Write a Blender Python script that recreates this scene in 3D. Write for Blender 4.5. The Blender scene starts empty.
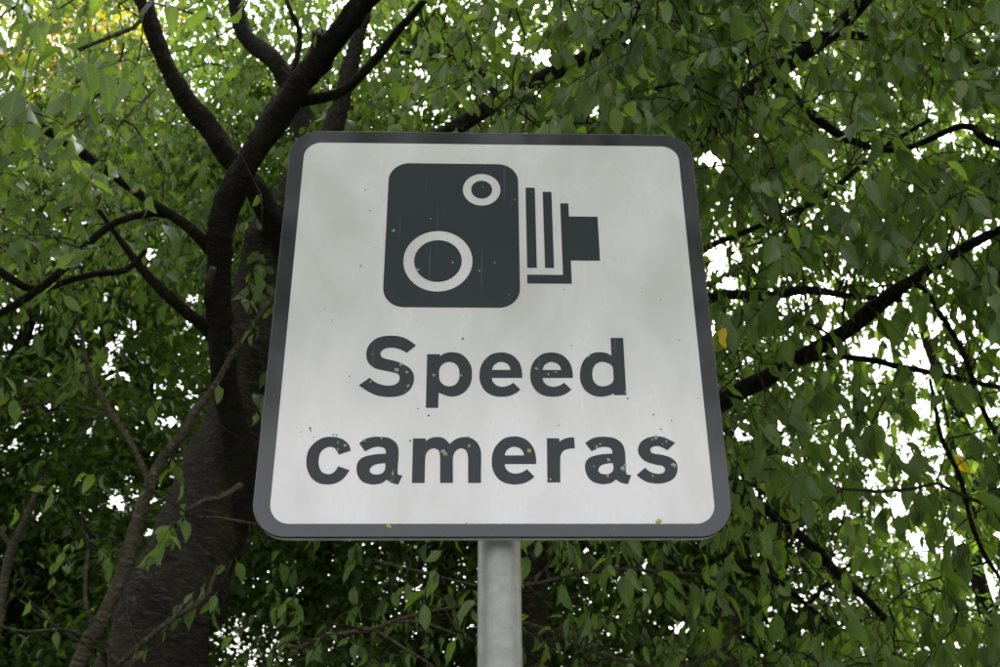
import bpy, math, random
import numpy as np
from mathutils import Vector, Matrix
from mathutils.geometry import tessellate_polygon

random.seed(7)
rng = np.random.default_rng(11)
scene = bpy.context.scene
COL = scene.collection

# ------------------------------------------------------------ camera
CAM = np.array([0.0, 0.0, 1.6])
F, PITCH, ROLL = 939.2, 0.42808, 0.00725
_X = np.array([1.0, 0, 0])
_U = np.array([0, -math.sin(PITCH), math.cos(PITCH)])
_D = np.array([0, math.cos(PITCH), math.sin(PITCH)])
_R = _X * math.cos(ROLL) - _U * math.sin(ROLL)
_V = _X * math.sin(ROLL) + _U * math.cos(ROLL)
cd = bpy.data.cameras.new('camera')
cam = bpy.data.objects.new('camera', cd)
COL.objects.link(cam)
m = Matrix.Identity(4)
for i in range(3):
    m[i][0], m[i][1], m[i][2], m[i][3] = _R[i], _V[i], -_D[i], CAM[i]
cam.matrix_world = m
cd.sensor_width = 22.3
cd.lens = F / 1000 * 22.3
cd.clip_start, cd.clip_end = 0.05, 2000
cd.dof.use_dof = True
cd.dof.focus_distance = 1.95
cd.dof.aperture_fstop = 4.2
scene.camera = cam

# ------------------------------------------------------------ sky, sun, exposure
SUN_EL, SUN_ROT = math.radians(50), math.radians(14)
world = bpy.data.worlds.new('World')
scene.world = world
world.use_nodes = True
wn = world.node_tree
wn.nodes.clear()
sky = wn.nodes.new('ShaderNodeTexSky')
sky.sky_type = 'NISHITA'
sky.sun_disc = False
sky.sun_elevation = SUN_EL
sky.sun_rotation = SUN_ROT
sky.air_density = 1.0
sky.dust_density = 6.0
hsv = wn.nodes.new('ShaderNodeHueSaturation')      # overcast: the blue greyed out
hsv.inputs['Saturation'].default_value = 0.10
bg = wn.nodes.new('ShaderNodeBackground')
bg.inputs['Strength'].default_value = 0.15
wo = wn.nodes.new('ShaderNodeOutputWorld')
wn.links.new(sky.outputs[0], hsv.inputs['Color'])
wn.links.new(hsv.outputs[0], bg.inputs[0])
wn.links.new(bg.outputs[0], wo.inputs[0])
sl = bpy.data.lights.new('sun', 'SUN')
sl.energy = 1.5
sl.angle = math.radians(25)
sl.color = (1.0, 0.96, 0.9)
so = bpy.data.objects.new('sun', sl)
COL.objects.link(so)
_sd = Vector((math.sin(SUN_ROT) * math.cos(SUN_EL), math.cos(SUN_ROT) * math.cos(SUN_EL), math.sin(SUN_EL)))
so.rotation_euler = _sd.to_track_quat('Z', 'Y').to_euler()
scene.view_settings.view_transform = 'Standard'
scene.view_settings.look = 'None'
scene.view_settings.gamma = 1
scene.view_settings.exposure = 2.35
scene.cycles.max_bounces = 8
scene.cycles.transmission_bounces = 4

# ------------------------------------------------------------ helpers
def at(px, py, Y):
    """point at forward distance Y seen at photograph pixel (px, py)"""
    d = _D + _R * ((px - 500) / F) + _V * ((333.5 - py) / F)
    return CAM + d * (Y / d[1])

def project(P):
    q = P - CAM
    z = q @ _D
    z = np.where(z < 0.05, 0.05, z)
    return 500 + F * (q @ _R) / z, 333.5 - F * (q @ _V) / z, q @ _D

def link(name, me, mat=None, parent=None):
    o = bpy.data.objects.new(name, me)
    COL.objects.link(o)
    if mat is not None and me is not None and not me.materials:
        me.materials.append(mat)
    if parent is not None:
        o.parent = parent
    return o

def empty(name, label, cat, group=None):
    o = bpy.data.objects.new(name, None)
    o.empty_display_size = 0.1
    COL.objects.link(o)
    o['label'] = label
    o['category'] = cat
    if group:
        o['group'] = group
    return o

def np_mesh(name, V, Fq, uv=None, fattr=None, smooth=True):
    """V (n,3); Fq list of int arrays (m,k); uv per-vertex; fattr dict name->per-face floats"""
    me = bpy.data.meshes.new(name)
    me.vertices.add(len(V))
    me.vertices.foreach_set('co', np.ascontiguousarray(V, dtype=np.float32).ravel())
    loops = np.concatenate([f.ravel() for f in Fq]).astype(np.int32)
    counts = np.concatenate([np.full(len(f), f.shape[1]) for f in Fq]).astype(np.int32)
    starts = np.concatenate([[0], np.cumsum(counts)[:-1]]).astype(np.int32)
    me.loops.add(len(loops))
    me.loops.foreach_set('vertex_index', loops)
    me.polygons.add(len(counts))
    me.polygons.foreach_set('loop_start', starts)
    me.polygons.foreach_set('loop_total', counts)
    if smooth:
        me.polygons.foreach_set('use_smooth', np.ones(len(counts), dtype=bool))
    me.update(calc_edges=True)
    if uv is not None:
        l = me.uv_layers.new(name='UVMap')
        l.data.foreach_set('uv', np.ascontiguousarray(uv[loops], dtype=np.float32).ravel())
    if fattr:
        for k, v in fattr.items():
            a = me.attributes.new(k, 'FLOAT', 'FACE')
            a.data.foreach_set('value', np.ascontiguousarray(v, dtype=np.float32))
    return me

class NT:
    def __init__(s, name):
        s.m = bpy.data.materials.new(name)
        s.m.use_nodes = True
        s.t = s.m.node_tree
        s.t.nodes.clear()
        s.out = s.n('ShaderNodeOutputMaterial')
    def n(s, typ, **kw):
        x = s.t.nodes.new(typ)
        for k, v in kw.items():
            setattr(x, k, v)
        return x
    def l(s, a, b):
        s.t.links.new(a, b)
    def noise(s, vec, scale, detail=4, rough=0.55, dist=0.0):
        x = s.n('ShaderNodeTexNoise')
        x.inputs['Scale'].default_value = scale
        x.inputs['Detail'].default_value = detail
        x.inputs['Roughness'].default_value = rough
        x.inputs['Distortion'].default_value = dist
        if vec is not None:
            s.l(vec, x.inputs['Vector'])
        return x.outputs['Fac']
    def ramp(s, fac, stops):
        x = s.n('ShaderNodeValToRGB')
        cr = x.color_ramp
        while len(cr.elements) < len(stops):
            cr.elements.new(0.5)
        for e, (p, c) in zip(cr.elements, stops):
            e.position = p
            e.color = (c[0], c[1], c[2], 1)
        s.l(fac, x.inputs[0])
        return x.outputs[0]
    def fr(s, fac, a, b, c=0.0, d=1.0):
        x = s.n('ShaderNodeMapRange')
        s.l(fac, x.inputs[0])
        for i, v in enumerate((a, b, c, d)):
            x.inputs[i + 1].default_value = v
        return x.outputs[0]
    def math(s, op, a, b=None):
        x = s.n('ShaderNodeMath', operation=op)
        for i, v in enumerate((a, b)):
            if v is None:
                continue
            if isinstance(v, (int, float)):
                x.inputs[i].default_value = v
            else:
                s.l(v, x.inputs[i])
        return x.outputs[0]
    def mix(s, fac, a, b, blend='MIX'):
        x = s.n('ShaderNodeMix', data_type='RGBA', blend_type=blend)
        for i, v in ((0, fac), (6, a), (7, b)):
            if isinstance(v, (int, float)):
                x.inputs[i].default_value = v
            elif isinstance(v, tuple):
                x.inputs[i].default_value = (v[0], v[1], v[2], 1)
            else:
                s.l(v, x.inputs[i])
        return x.outputs[2]
    def bsdf(s, color, rough=0.5, spec=0.5, metal=0.0, bump=None, bstr=0.3, bdist=0.01, coat=0):
        b = s.n('ShaderNodeBsdfPrincipled')
        for k, v in (('Base Color', color), ('Roughness', rough), ('Metallic', metal)):
            if isinstance(v, tuple):
                b.inputs[k].default_value = (v[0], v[1], v[2], 1)
            elif isinstance(v, (int, float)):
                b.inputs[k].default_value = v
            else:
                s.l(v, b.inputs[k])
        b.inputs['Specular IOR Level'].default_value = spec
        b.inputs['Coat IOR'].default_value = 1.75
        if coat:
            b.inputs['Coat Weight'].default_value = coat
            b.inputs['Coat Roughness'].default_value = 0.12
        if bump is not None:
            bp = s.n('ShaderNodeBump')
            bp.inputs['Strength'].default_value = bstr
            bp.inputs['Distance'].default_value = bdist
            s.l(bump, bp.inputs['Height'])
            s.l(bp.outputs[0], b.inputs['Normal'])
        s.l(b.outputs[0], s.out.inputs[0])
        return b

def mapping(t, vec, scale):
    x = t.n('ShaderNodeMapping')
    x.inputs['Scale'].default_value = scale
    t.l(vec, x.inputs['Vector'])
    return x.outputs[0]

# ------------------------------------------------------------ materials
def leaf_mat(name, greens, yellow=(0.55, 0.33, 0.03), rough=0.42, trans=0.5, tcol=1.0, veins=True, spec=0.5):
    t = NT(name)
    at_ = t.n('ShaderNodeAttribute', attribute_name='tint')
    g = t.ramp(at_.outputs['Fac'], [(0.0, greens[0]), (0.35, greens[1]), (0.7, greens[2]), (0.93, greens[3]),
                                    (0.955, (0.20, 0.19, 0.04)), (0.985, yellow)])
    tc = t.n('ShaderNodeTexCoord')
    mott = t.noise(tc.outputs['Object'], 35, 3)
    g = t.mix(t.fr(mott, 0.35, 0.75, 0, 0.35), g, t.mix(1.0, g, (0.45, 0.55, 0.4), 'MULTIPLY'))
    bump = None
    if veins:
        uv = t.n('ShaderNodeSeparateXYZ')
        t.l(tc.outputs['UV'], uv.inputs[0])
        au = t.math('ABSOLUTE', uv.outputs[0])
        mid = t.fr(au, 0.0, 0.10, 1.0, 0.0)
        ph = t.math('SUBTRACT', t.math('MULTIPLY', uv.outputs[1], 9.0), t.math('MULTIPLY', au, 1.8))
        fra = t.math('PINGPONG', ph, 0.5)
        side = t.fr(fra, 0.0, 0.07, 0.75, 0.0)
        v = t.math('MAXIMUM', mid, side)
        g = t.mix(t.math('MULTIPLY', v, 0.30), g, (0.22, 0.27, 0.12))
        bump = t.math('ADD', t.math('MULTIPLY', v, -1.0), t.fr(fra, 0.0, 0.5, 0.0, 0.6))
        hole = t.noise(tc.outputs['Object'], 90, 2)
        g = t.mix(t.fr(hole, 0.70, 0.76, 0, 0.7), g, (0.08, 0.05, 0.02))
    b = t.bsdf(g, rough=rough, spec=spec, bump=bump, bstr=0.35, bdist=0.002)
    tr = t.n('ShaderNodeBsdfTranslucent')
    tcl = t.mix(1.0, g, (2.7 * tcol, 2.95 * tcol, 0.78 * tcol), 'MULTIPLY')
    t.l(tcl, tr.inputs[0])
    mx = t.n('ShaderNodeMixShader')
    mx.inputs[0].default_value = trans
    t.l(b.outputs[0], mx.inputs[1])
    t.l(tr.outputs[0], mx.inputs[2])
    t.l(mx.outputs[0], t.out.inputs[0])
    return t.m

M_leaf = leaf_mat('cherry leaf', [(0.050, 0.080, 0.026), (0.084, 0.126, 0.040), (0.122, 0.166, 0.056), (0.175, 0.205, 0.092)])
M_leaf_far = leaf_mat('woodland leaf', [(0.024, 0.042, 0.014), (0.034, 0.060, 0.018), (0.052, 0.085, 0.024), (0.085, 0.12, 0.03)], veins=False, rough=0.5, tcol=0.85)  # leaf greens darkened to carry the dense shade of the wood
M_leaf_yel = leaf_mat('yellowing leaf', [(0.09, 0.12, 0.02), (0.22, 0.20, 0.03), (0.36, 0.26, 0.04), (0.42, 0.23, 0.04)], veins=False, rough=0.5)

def bark_mat(name, dark, light, moss=0.25, mscale=3.0, band=1.0):
    t = NT(name)
    tc = t.n('ShaderNodeTexCoord')
    v1 = mapping(t, tc.outputs['UV'], (7 * band, 60, 1))          # bands run round the stem
    n1 = t.noise(v1, 1.0, 5, 0.6, 0.6)
    n2 = t.noise(tc.outputs['Object'], mscale, 5, 0.6)
    plate = t.noise(mapping(t, tc.outputs['UV'], (16 * band, 28, 1)), 1.0, 3, 0.5, 1.2)
    n3 = t.noise(tc.outputs['Object'], 60, 4, 0.7)
    c = t.ramp(n1, [(0.3, dark), (0.53, tuple(0.7 * a + 0.3 * b for a, b in zip(dark, light))), (0.66, light), (0.8, tuple(1.5 * b for b in light))])
    c = t.mix(t.fr(t.noise(tc.outputs['Object'], mscale * 2.2, 6, 0.65, 0.5), 0.45, 0.62, 0, 0.7), c, tuple(0.5 * (a + b_) for a, b_ in zip(dark, light)))
    c = t.mix(t.fr(n3, 0.4, 0.7, 0, 0.6), c, t.mix(1.0, c, (0.4, 0.4, 0.4), 'MULTIPLY'))
    c = t.mix(t.math('MULTIPLY', t.fr(n2, 0.52, 0.72), moss), c, (0.075, 0.085, 0.04))
    h = t.math('ADD', t.math('ADD', t.math('MULTIPLY', n1, 0.8), t.math('MULTIPLY', plate, 0.8)), t.math('MULTIPLY', n3, 0.4))
    t.bsdf(c, rough=0.85, spec=0.15, bump=h, bstr=1.0, bdist=0.035)
    return t.m

M_bark = bark_mat('cherry bark', (0.010, 0.008, 0.007), (0.115, 0.095, 0.078), moss=0.45)
M_limb = bark_mat('cherry limb bark', (0.009, 0.007, 0.0055), (0.038, 0.029, 0.022), moss=0.2, band=1.5)
M_twig = bark_mat('twig bark', (0.018, 0.013, 0.010), (0.06, 0.047, 0.036), moss=0.1)
M_pale = bark_mat('pale sapling bark', (0.045, 0.036, 0.027), (0.21, 0.17, 0.13), moss=0.4)
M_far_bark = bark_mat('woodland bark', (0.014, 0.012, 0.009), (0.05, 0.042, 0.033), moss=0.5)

def white_mat():
    t = NT('white retroreflective sheeting')
    tc = t.n('ShaderNodeTexCoord')
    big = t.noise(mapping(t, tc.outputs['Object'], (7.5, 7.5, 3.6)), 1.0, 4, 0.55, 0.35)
    c = t.mix(t.fr(big, 0.44, 0.64, 0, 0.6), (0.535, 0.510, 0.525), (0.405, 0.385, 0.385))  # stain film, its darker patches also painting in the canopy's reflection
    sp = t.n('ShaderNodeTexVoronoi')
    sp.inputs['Scale'].default_value = 26
    t.l(tc.outputs['Object'], sp.inputs['Vector'])
    msk = t.noise(tc.outputs['Object'], 5, 2)
    spot = t.math('MULTIPLY', t.fr(sp.outputs['Distance'], 0.03, 0.06, 1, 0), t.fr(msk, 0.52, 0.56))
    c = t.mix(t.math('MULTIPLY', spot, 0.8), c, (0.09, 0.09, 0.07))
    ro = t.fr(big, 0.3, 0.7, 0.24, 0.34)
    t.bsdf(c, rough=ro, spec=0.5, coat=1.0)
    return t.m

def dark_mat(name, col, rough, gloss, speck=0.5):
    t = NT(name)
    tc = t.n('ShaderNodeTexCoord')
    f = t.noise(tc.outputs['Object'], 9, 4)
    c = t.mix(t.fr(f, 0.4, 0.7, 0, 0.3), col, tuple(x * 1.3 for x in col))
    st = t.noise(mapping(t, tc.outputs['Object'], (130, 130, 5)), 1.0, 2)
    c = t.mix(t.fr(st, 0.66, 0.74, 0, 0.12 if speck > 0.3 else 0.0), c, (0.25, 0.25, 0.24))
    sp = t.n('ShaderNodeTexVoronoi')
    sp.inputs['Scale'].default_value = 42
    t.l(tc.outputs['Object'], sp.inputs['Vector'])
    msk = t.noise(tc.outputs['Object'], 11, 3)
    spot = t.math('MULTIPLY', t.fr(sp.outputs['Distance'], 0.06, 0.10, 1, 0), t.fr(msk, 0.50, 0.56))
    c = t.mix(t.math('MULTIPLY', spot, speck), c, (0.30, 0.31, 0.26))
    t.bsdf(c, rough=rough, spec=gloss)
    return t.m

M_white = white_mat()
M_print = dark_mat('black print', (0.013, 0.018, 0.026), 0.28, 0.3)
M_border = dark_mat('black border', (0.010, 0.010, 0.016), 0.10, 0.5, speck=0.15)

def simple(name, col, rough, metal=0.0, nscale=30, var=0.25, bstr=0.1, spec=0.5):
    t = NT(name)
    tc = t.n('ShaderNodeTexCoord')
    f = t.noise(tc.outputs['Object'], nscale, 5)
    c = t.mix(t.fr(f, 0.3, 0.7, 0, 1), tuple(x * (1 - var) for x in col), tuple(x * (1 + var) for x in col))
    t.bsdf(c, rough=rough, metal=metal, bump=f, bstr=bstr, bdist=0.003, spec=spec)
    return t.m

M_alu = simple('aluminium', (0.62, 0.62, 0.63), 0.5, 0.0)
M_clip = simple('stainless clip', (0.5, 0.5, 0.5), 0.35, 0.9)
M_cap = simple('grey plastic cap', (0.12, 0.12, 0.125), 0.5)
M_lich = simple('grey green lichen', (0.30, 0.32, 0.23), 0.9, nscale=400, var=0.4, bstr=0.6)
M_lichy = simple('yellow lichen', (0.38, 0.37, 0.10), 0.9, nscale=400, var=0.4, bstr=0.6)

def post_mat():
    t = NT('galvanised steel post')
    tc = t.n('ShaderNodeTexCoord')
    sp = t.noise(tc.outputs['Object'], 45, 5, 0.65)
    lg = t.noise(mapping(t, tc.outputs['Object'], (14, 14, 2.5)), 1.0, 5, 0.6, 0.5)
    c = t.ramp(sp, [(0.3, (0.24, 0.24, 0.235)), (0.7, (0.35, 0.345, 0.335))])
    c = t.mix(t.fr(lg, 0.52, 0.72, 0, 0.55), c, (0.42, 0.32, 0.24))         # tan dirt runs
    c = t.mix(t.fr(lg, 0.30, 0.42, 0.5, 0.0), c, (0.20, 0.215, 0.22))
    gr = t.noise(tc.outputs['Object'], 130, 3)
    c = t.mix(t.fr(gr, 0.66, 0.72, 0, 0.5), c, (0.13, 0.12, 0.10))
    t.bsdf(c, rough=0.48, metal=0.5, spec=0.4, bump=sp, bstr=0.15, bdist=0.002)
    return t.m
M_post = post_mat()

def ground_mat(name, a, b, c3, s1, rough=0.95):
    t = NT(name)
    tc = t.n('ShaderNodeTexCoord')
    f = t.noise(tc.outputs['Object'], s1, 6, 0.65)
    f2 = t.noise(tc.outputs['Object'], s1 * 18, 4, 0.6)
    c = t.ramp(f, [(0.3, a), (0.5, b), (0.72, c3)])
    c = t.mix(t.fr(f2, 0.3, 0.7, 0, 0.5), c, t.mix(1.0, c, (0.45, 0.45, 0.45), 'MULTIPLY'))
    t.bsdf(c, rough=rough, spec=0.2, bump=f2, bstr=0.6, bdist=0.03)
    return t.m
M_grass = ground_mat('verge and woodland floor', (0.05, 0.045, 0.02), (0.05, 0.08, 0.022), (0.07, 0.10, 0.03), 0.6)
M_path = ground_mat('asphalt path', (0.16, 0.16, 0.158), (0.21, 0.208, 0.204), (0.26, 0.255, 0.25), 2.0)
M_kerb = simple('concrete kerb', (0.30, 0.29, 0.27), 0.9, nscale=25)

# ------------------------------------------------------------ ground
def box_mesh(name, x0, x1, y0, y1, z0, z1):
    V = np.array([[x, y, z] for z in (z0, z1) for y in (y0, y1) for x in (x0, x1)])
    Fq = np.array([[0, 2, 3, 1], [4, 5, 7, 6], [0, 1, 5, 4], [2, 6, 7, 3], [0, 4, 6, 2], [1, 3, 7, 5]])
    return np_mesh(name, V, [Fq], smooth=False)

N = 120
gx = np.sinh(np.linspace(-5.5, 5.5, N)) / np.sinh(5.5) * 900
X, Yg = np.meshgrid(gx, gx)
r = np.hypot(X, Yg)
Z = 0.06 * np.sin(X * 0.7) * np.sin(Yg * 0.6 + 1) * np.clip(Yg - 1.9, 0, 2) * 0.5 + 0.02 * np.clip(Yg - 2, 0, 30)
Z = np.where(r > 60, Z.clip(0, 0.6), Z)
idx = np.arange(N * N).reshape(N, N)
q = np.stack([idx[:-1, :-1], idx[:-1, 1:], idx[1:, 1:], idx[1:, :-1]], -1).reshape(-1, 4)
g = link('ground', np_mesh('ground', np.stack([X, Yg, Z], -1).reshape(-1, 3), [q]), M_grass)
g['kind'] = 'structure'
g = link('path', box_mesh('path', -60, 60, -1.6, 1.40, -0.2, 0.03), M_path)
g['kind'] = 'structure'
g = link('kerb', box_mesh('kerb', -60, 60, -1.752, -1.602, -0.2, 0.045), M_kerb)
g['kind'] = 'structure'
g = link('road', box_mesh('road', -60, 60, -8.8, -1.754, -0.2, 0.004), ground_mat('asphalt road', (0.05, 0.05, 0.05), (0.06, 0.06, 0.06), (0.08, 0.08, 0.078), 2.0))
g['kind'] = 'structure'

# ------------------------------------------------------------ the sign
SC = Vector((-0.01344, 1.64937, 1.6 + 0.78641))
SYAW = 0.03092
W, H, B = 0.85, 0.8695, 0.0302
ZB = -H / 2 + 0.0062        # bottom of the plate
sign = empty('traffic_sign', 'white square speed camera warning sign with black border on a grey steel post', 'traffic sign')
sign.location = (SC.x, SC.y, 0)
sign.rotation_euler = (0, 0, SYAW)

def rrect(x0, x1, z0, z1, r, n=10):
    P = []
    for cx, cz, a0 in ((x1 - r, z1 - r, 0), (x0 + r, z1 - r, 90), (x0 + r, z0 + r, 180), (x1 - r, z0 + r, 270)):
        for k in range(n + 1):
            a = math.radians(a0 + 90 * k / n)
            P.append((cx + r * math.cos(a), cz + r * math.sin(a)))
    return P

def circle(cx, cz, r, n=64):
    return [(cx + r * math.cos(2 * math.pi * k / n), cz + r * math.sin(2 * math.pi * k / n)) for k in range(n)]

def sheet(name, contours, yf, depth, mat, parent=sign, z0=SC.z):
    """flat shape with holes, front at y=yf (towards the viewer = -y), sides going back by depth"""
    cs = [[Vector((x, z, 0)) for x, z in c] for c in contours]
    tri = tessellate_polygon(cs)
    flat = [p for c in cs for p in c]
    n = len(flat)
    V = [(p.x, yf, p.y + z0) for p in flat] + [(p.x, yf + depth, p.y + z0) for p in flat]
    Fs = []
    for a, b_, c in tri:
        A, B_, C = flat[a], flat[b_], flat[c]
        ccw = (B_.x - A.x) * (C.y - A.y) - (B_.y - A.y) * (C.x - A.x) > 0
        Fs.append((a, b_, c) if ccw else (c, b_, a))
        Fs.append((c + n, b_ + n, a + n) if ccw else (a + n, b_ + n, c + n))
    o0 = 0
    for c in cs:
        k = len(c)
        for i in range(k):
            j = (i + 1) % k
            Fs.append((o0 + i, o0 + i + n, o0 + j + n, o0 + j))
        o0 += k
    me = bpy.data.meshes.new(name)
    me.from_pydata(V, [], Fs)
    me.update()
    o = link(name, me, mat, parent)
    return o

# aluminium tray: rounded face edge and folded lip
def tray():
    prof = [(0.0, 0.010), (0.0, 0.0), (0.0003, -0.003), (0.0008, -0.004), (0.0016, -0.0045)]   # (inset, y)
    V, Fs = [], []
    for ins, y in [(0.002, 0.0205), (0.0, 0.0195)] + prof[0:]:
        for x, z in rrect(-W / 2 + ins, W / 2 - ins, ZB + ins, H / 2 - ins, 0.060 - ins, 12):
            V.append((x, y, z + SC.z))
    n = 52
    for k in range(6):
        for i in range(n):
            j = (i + 1) % n
            Fs.append((k * n + i, k * n + j, (k + 1) * n + j, (k + 1) * n + i))
    Fs.append(tuple(range(6 * n, 7 * n)))
    Fs.append(tuple(range(n - 1, -1, -1)))
    me = bpy.data.meshes.new('plate')
    me.from_pydata(V, [], Fs)
    me.update()
    return link('plate', me, M_alu, sign)
tray()
YF = -0.0045
ob = rrect(-W / 2 + 0.0046, W / 2 - 0.0046, -H / 2 + 0.0046, H / 2 - 0.0046, 0.064, 12)
ib = rrect(-W / 2 + B, W / 2 - B, -H / 2 + B, H / 2 - B, 0.036, 12)
# the border film wraps over the rolled edge
def border():
    lay = [(-0.0003, -0.0006), (-0.0004, -0.002), (0.0, -0.0040), (0.0006, -0.0047), (0.0016, -0.0050)]
    V, Fs = [], []
    for ins, y in lay:
        for x, z in rrect(-W / 2 + ins, W / 2 - ins, ZB + ins, H / 2 - ins, 0.060 - ins, 12):
            V.append((x, y, z + SC.z))
    for y in (-0.0050, -0.0040):
        for x, z in ib:
            V.append((x, y, z + SC.z))
    n = 52
    for k in range(6):
        for i in range(n):
            j = (i + 1) % n
            Fs.append((k * n + i, k * n + j, (k + 1) * n + j, (k + 1) * n + i))
    me = bpy.data.meshes.new('border')
    me.from_pydata(V, [], Fs)
    me.update()
    for i, p in enumerate(me.polygons):
        p.use_smooth = i < 3 * n
    return link('border', me, M_border, sign)
border()
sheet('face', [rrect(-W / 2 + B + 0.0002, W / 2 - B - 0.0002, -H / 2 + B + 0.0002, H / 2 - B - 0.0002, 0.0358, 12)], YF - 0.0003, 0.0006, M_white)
YP = YF - 0.0008
sheet('camera_symbol', [rrect(-0.2153, 0.0533, 0.0192, 0.3543, 0.042), circle(-0.1093, 0.1224, 0.0687), circle(-0.0225, 0.2910, 0.0388)], YP, 0.0006, M_print)
sheet('lens_disc', [circle(-0.1093, 0.1224, 0.0473)], YP, 0.0006, M_print)
sheet('lens_disc', [circle(-0.0225, 0.2910, 0.0217)], YP, 0.0006, M_print)
sheet('bellows_bar', [[(0.0684, 0.2968), (0.0877, 0.2968), (0.0877, 0.1081), (0.0684, 0.1081)]], YP, 0.0006, M_print)
sheet('bellows_bar', [[(0.1039, 0.2871), (0.1220, 0.2871), (0.1220, 0.1084), (0.1039, 0.1084)]], YP, 0.0006, M_print)
sheet('lens_mount', [[(0.1393, 0.2594), (0.1561, 0.2594), (0.1561, 0.2281), (0.2148, 0.2281), (0.2148, 0.1256), (0.1561, 0.1256),
                      (0.1561, 0.0732), (0.0680, 0.0732), (0.0680, 0.0927), (0.1393, 0.0927)]], YP, 0.0006, M_print)

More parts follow.
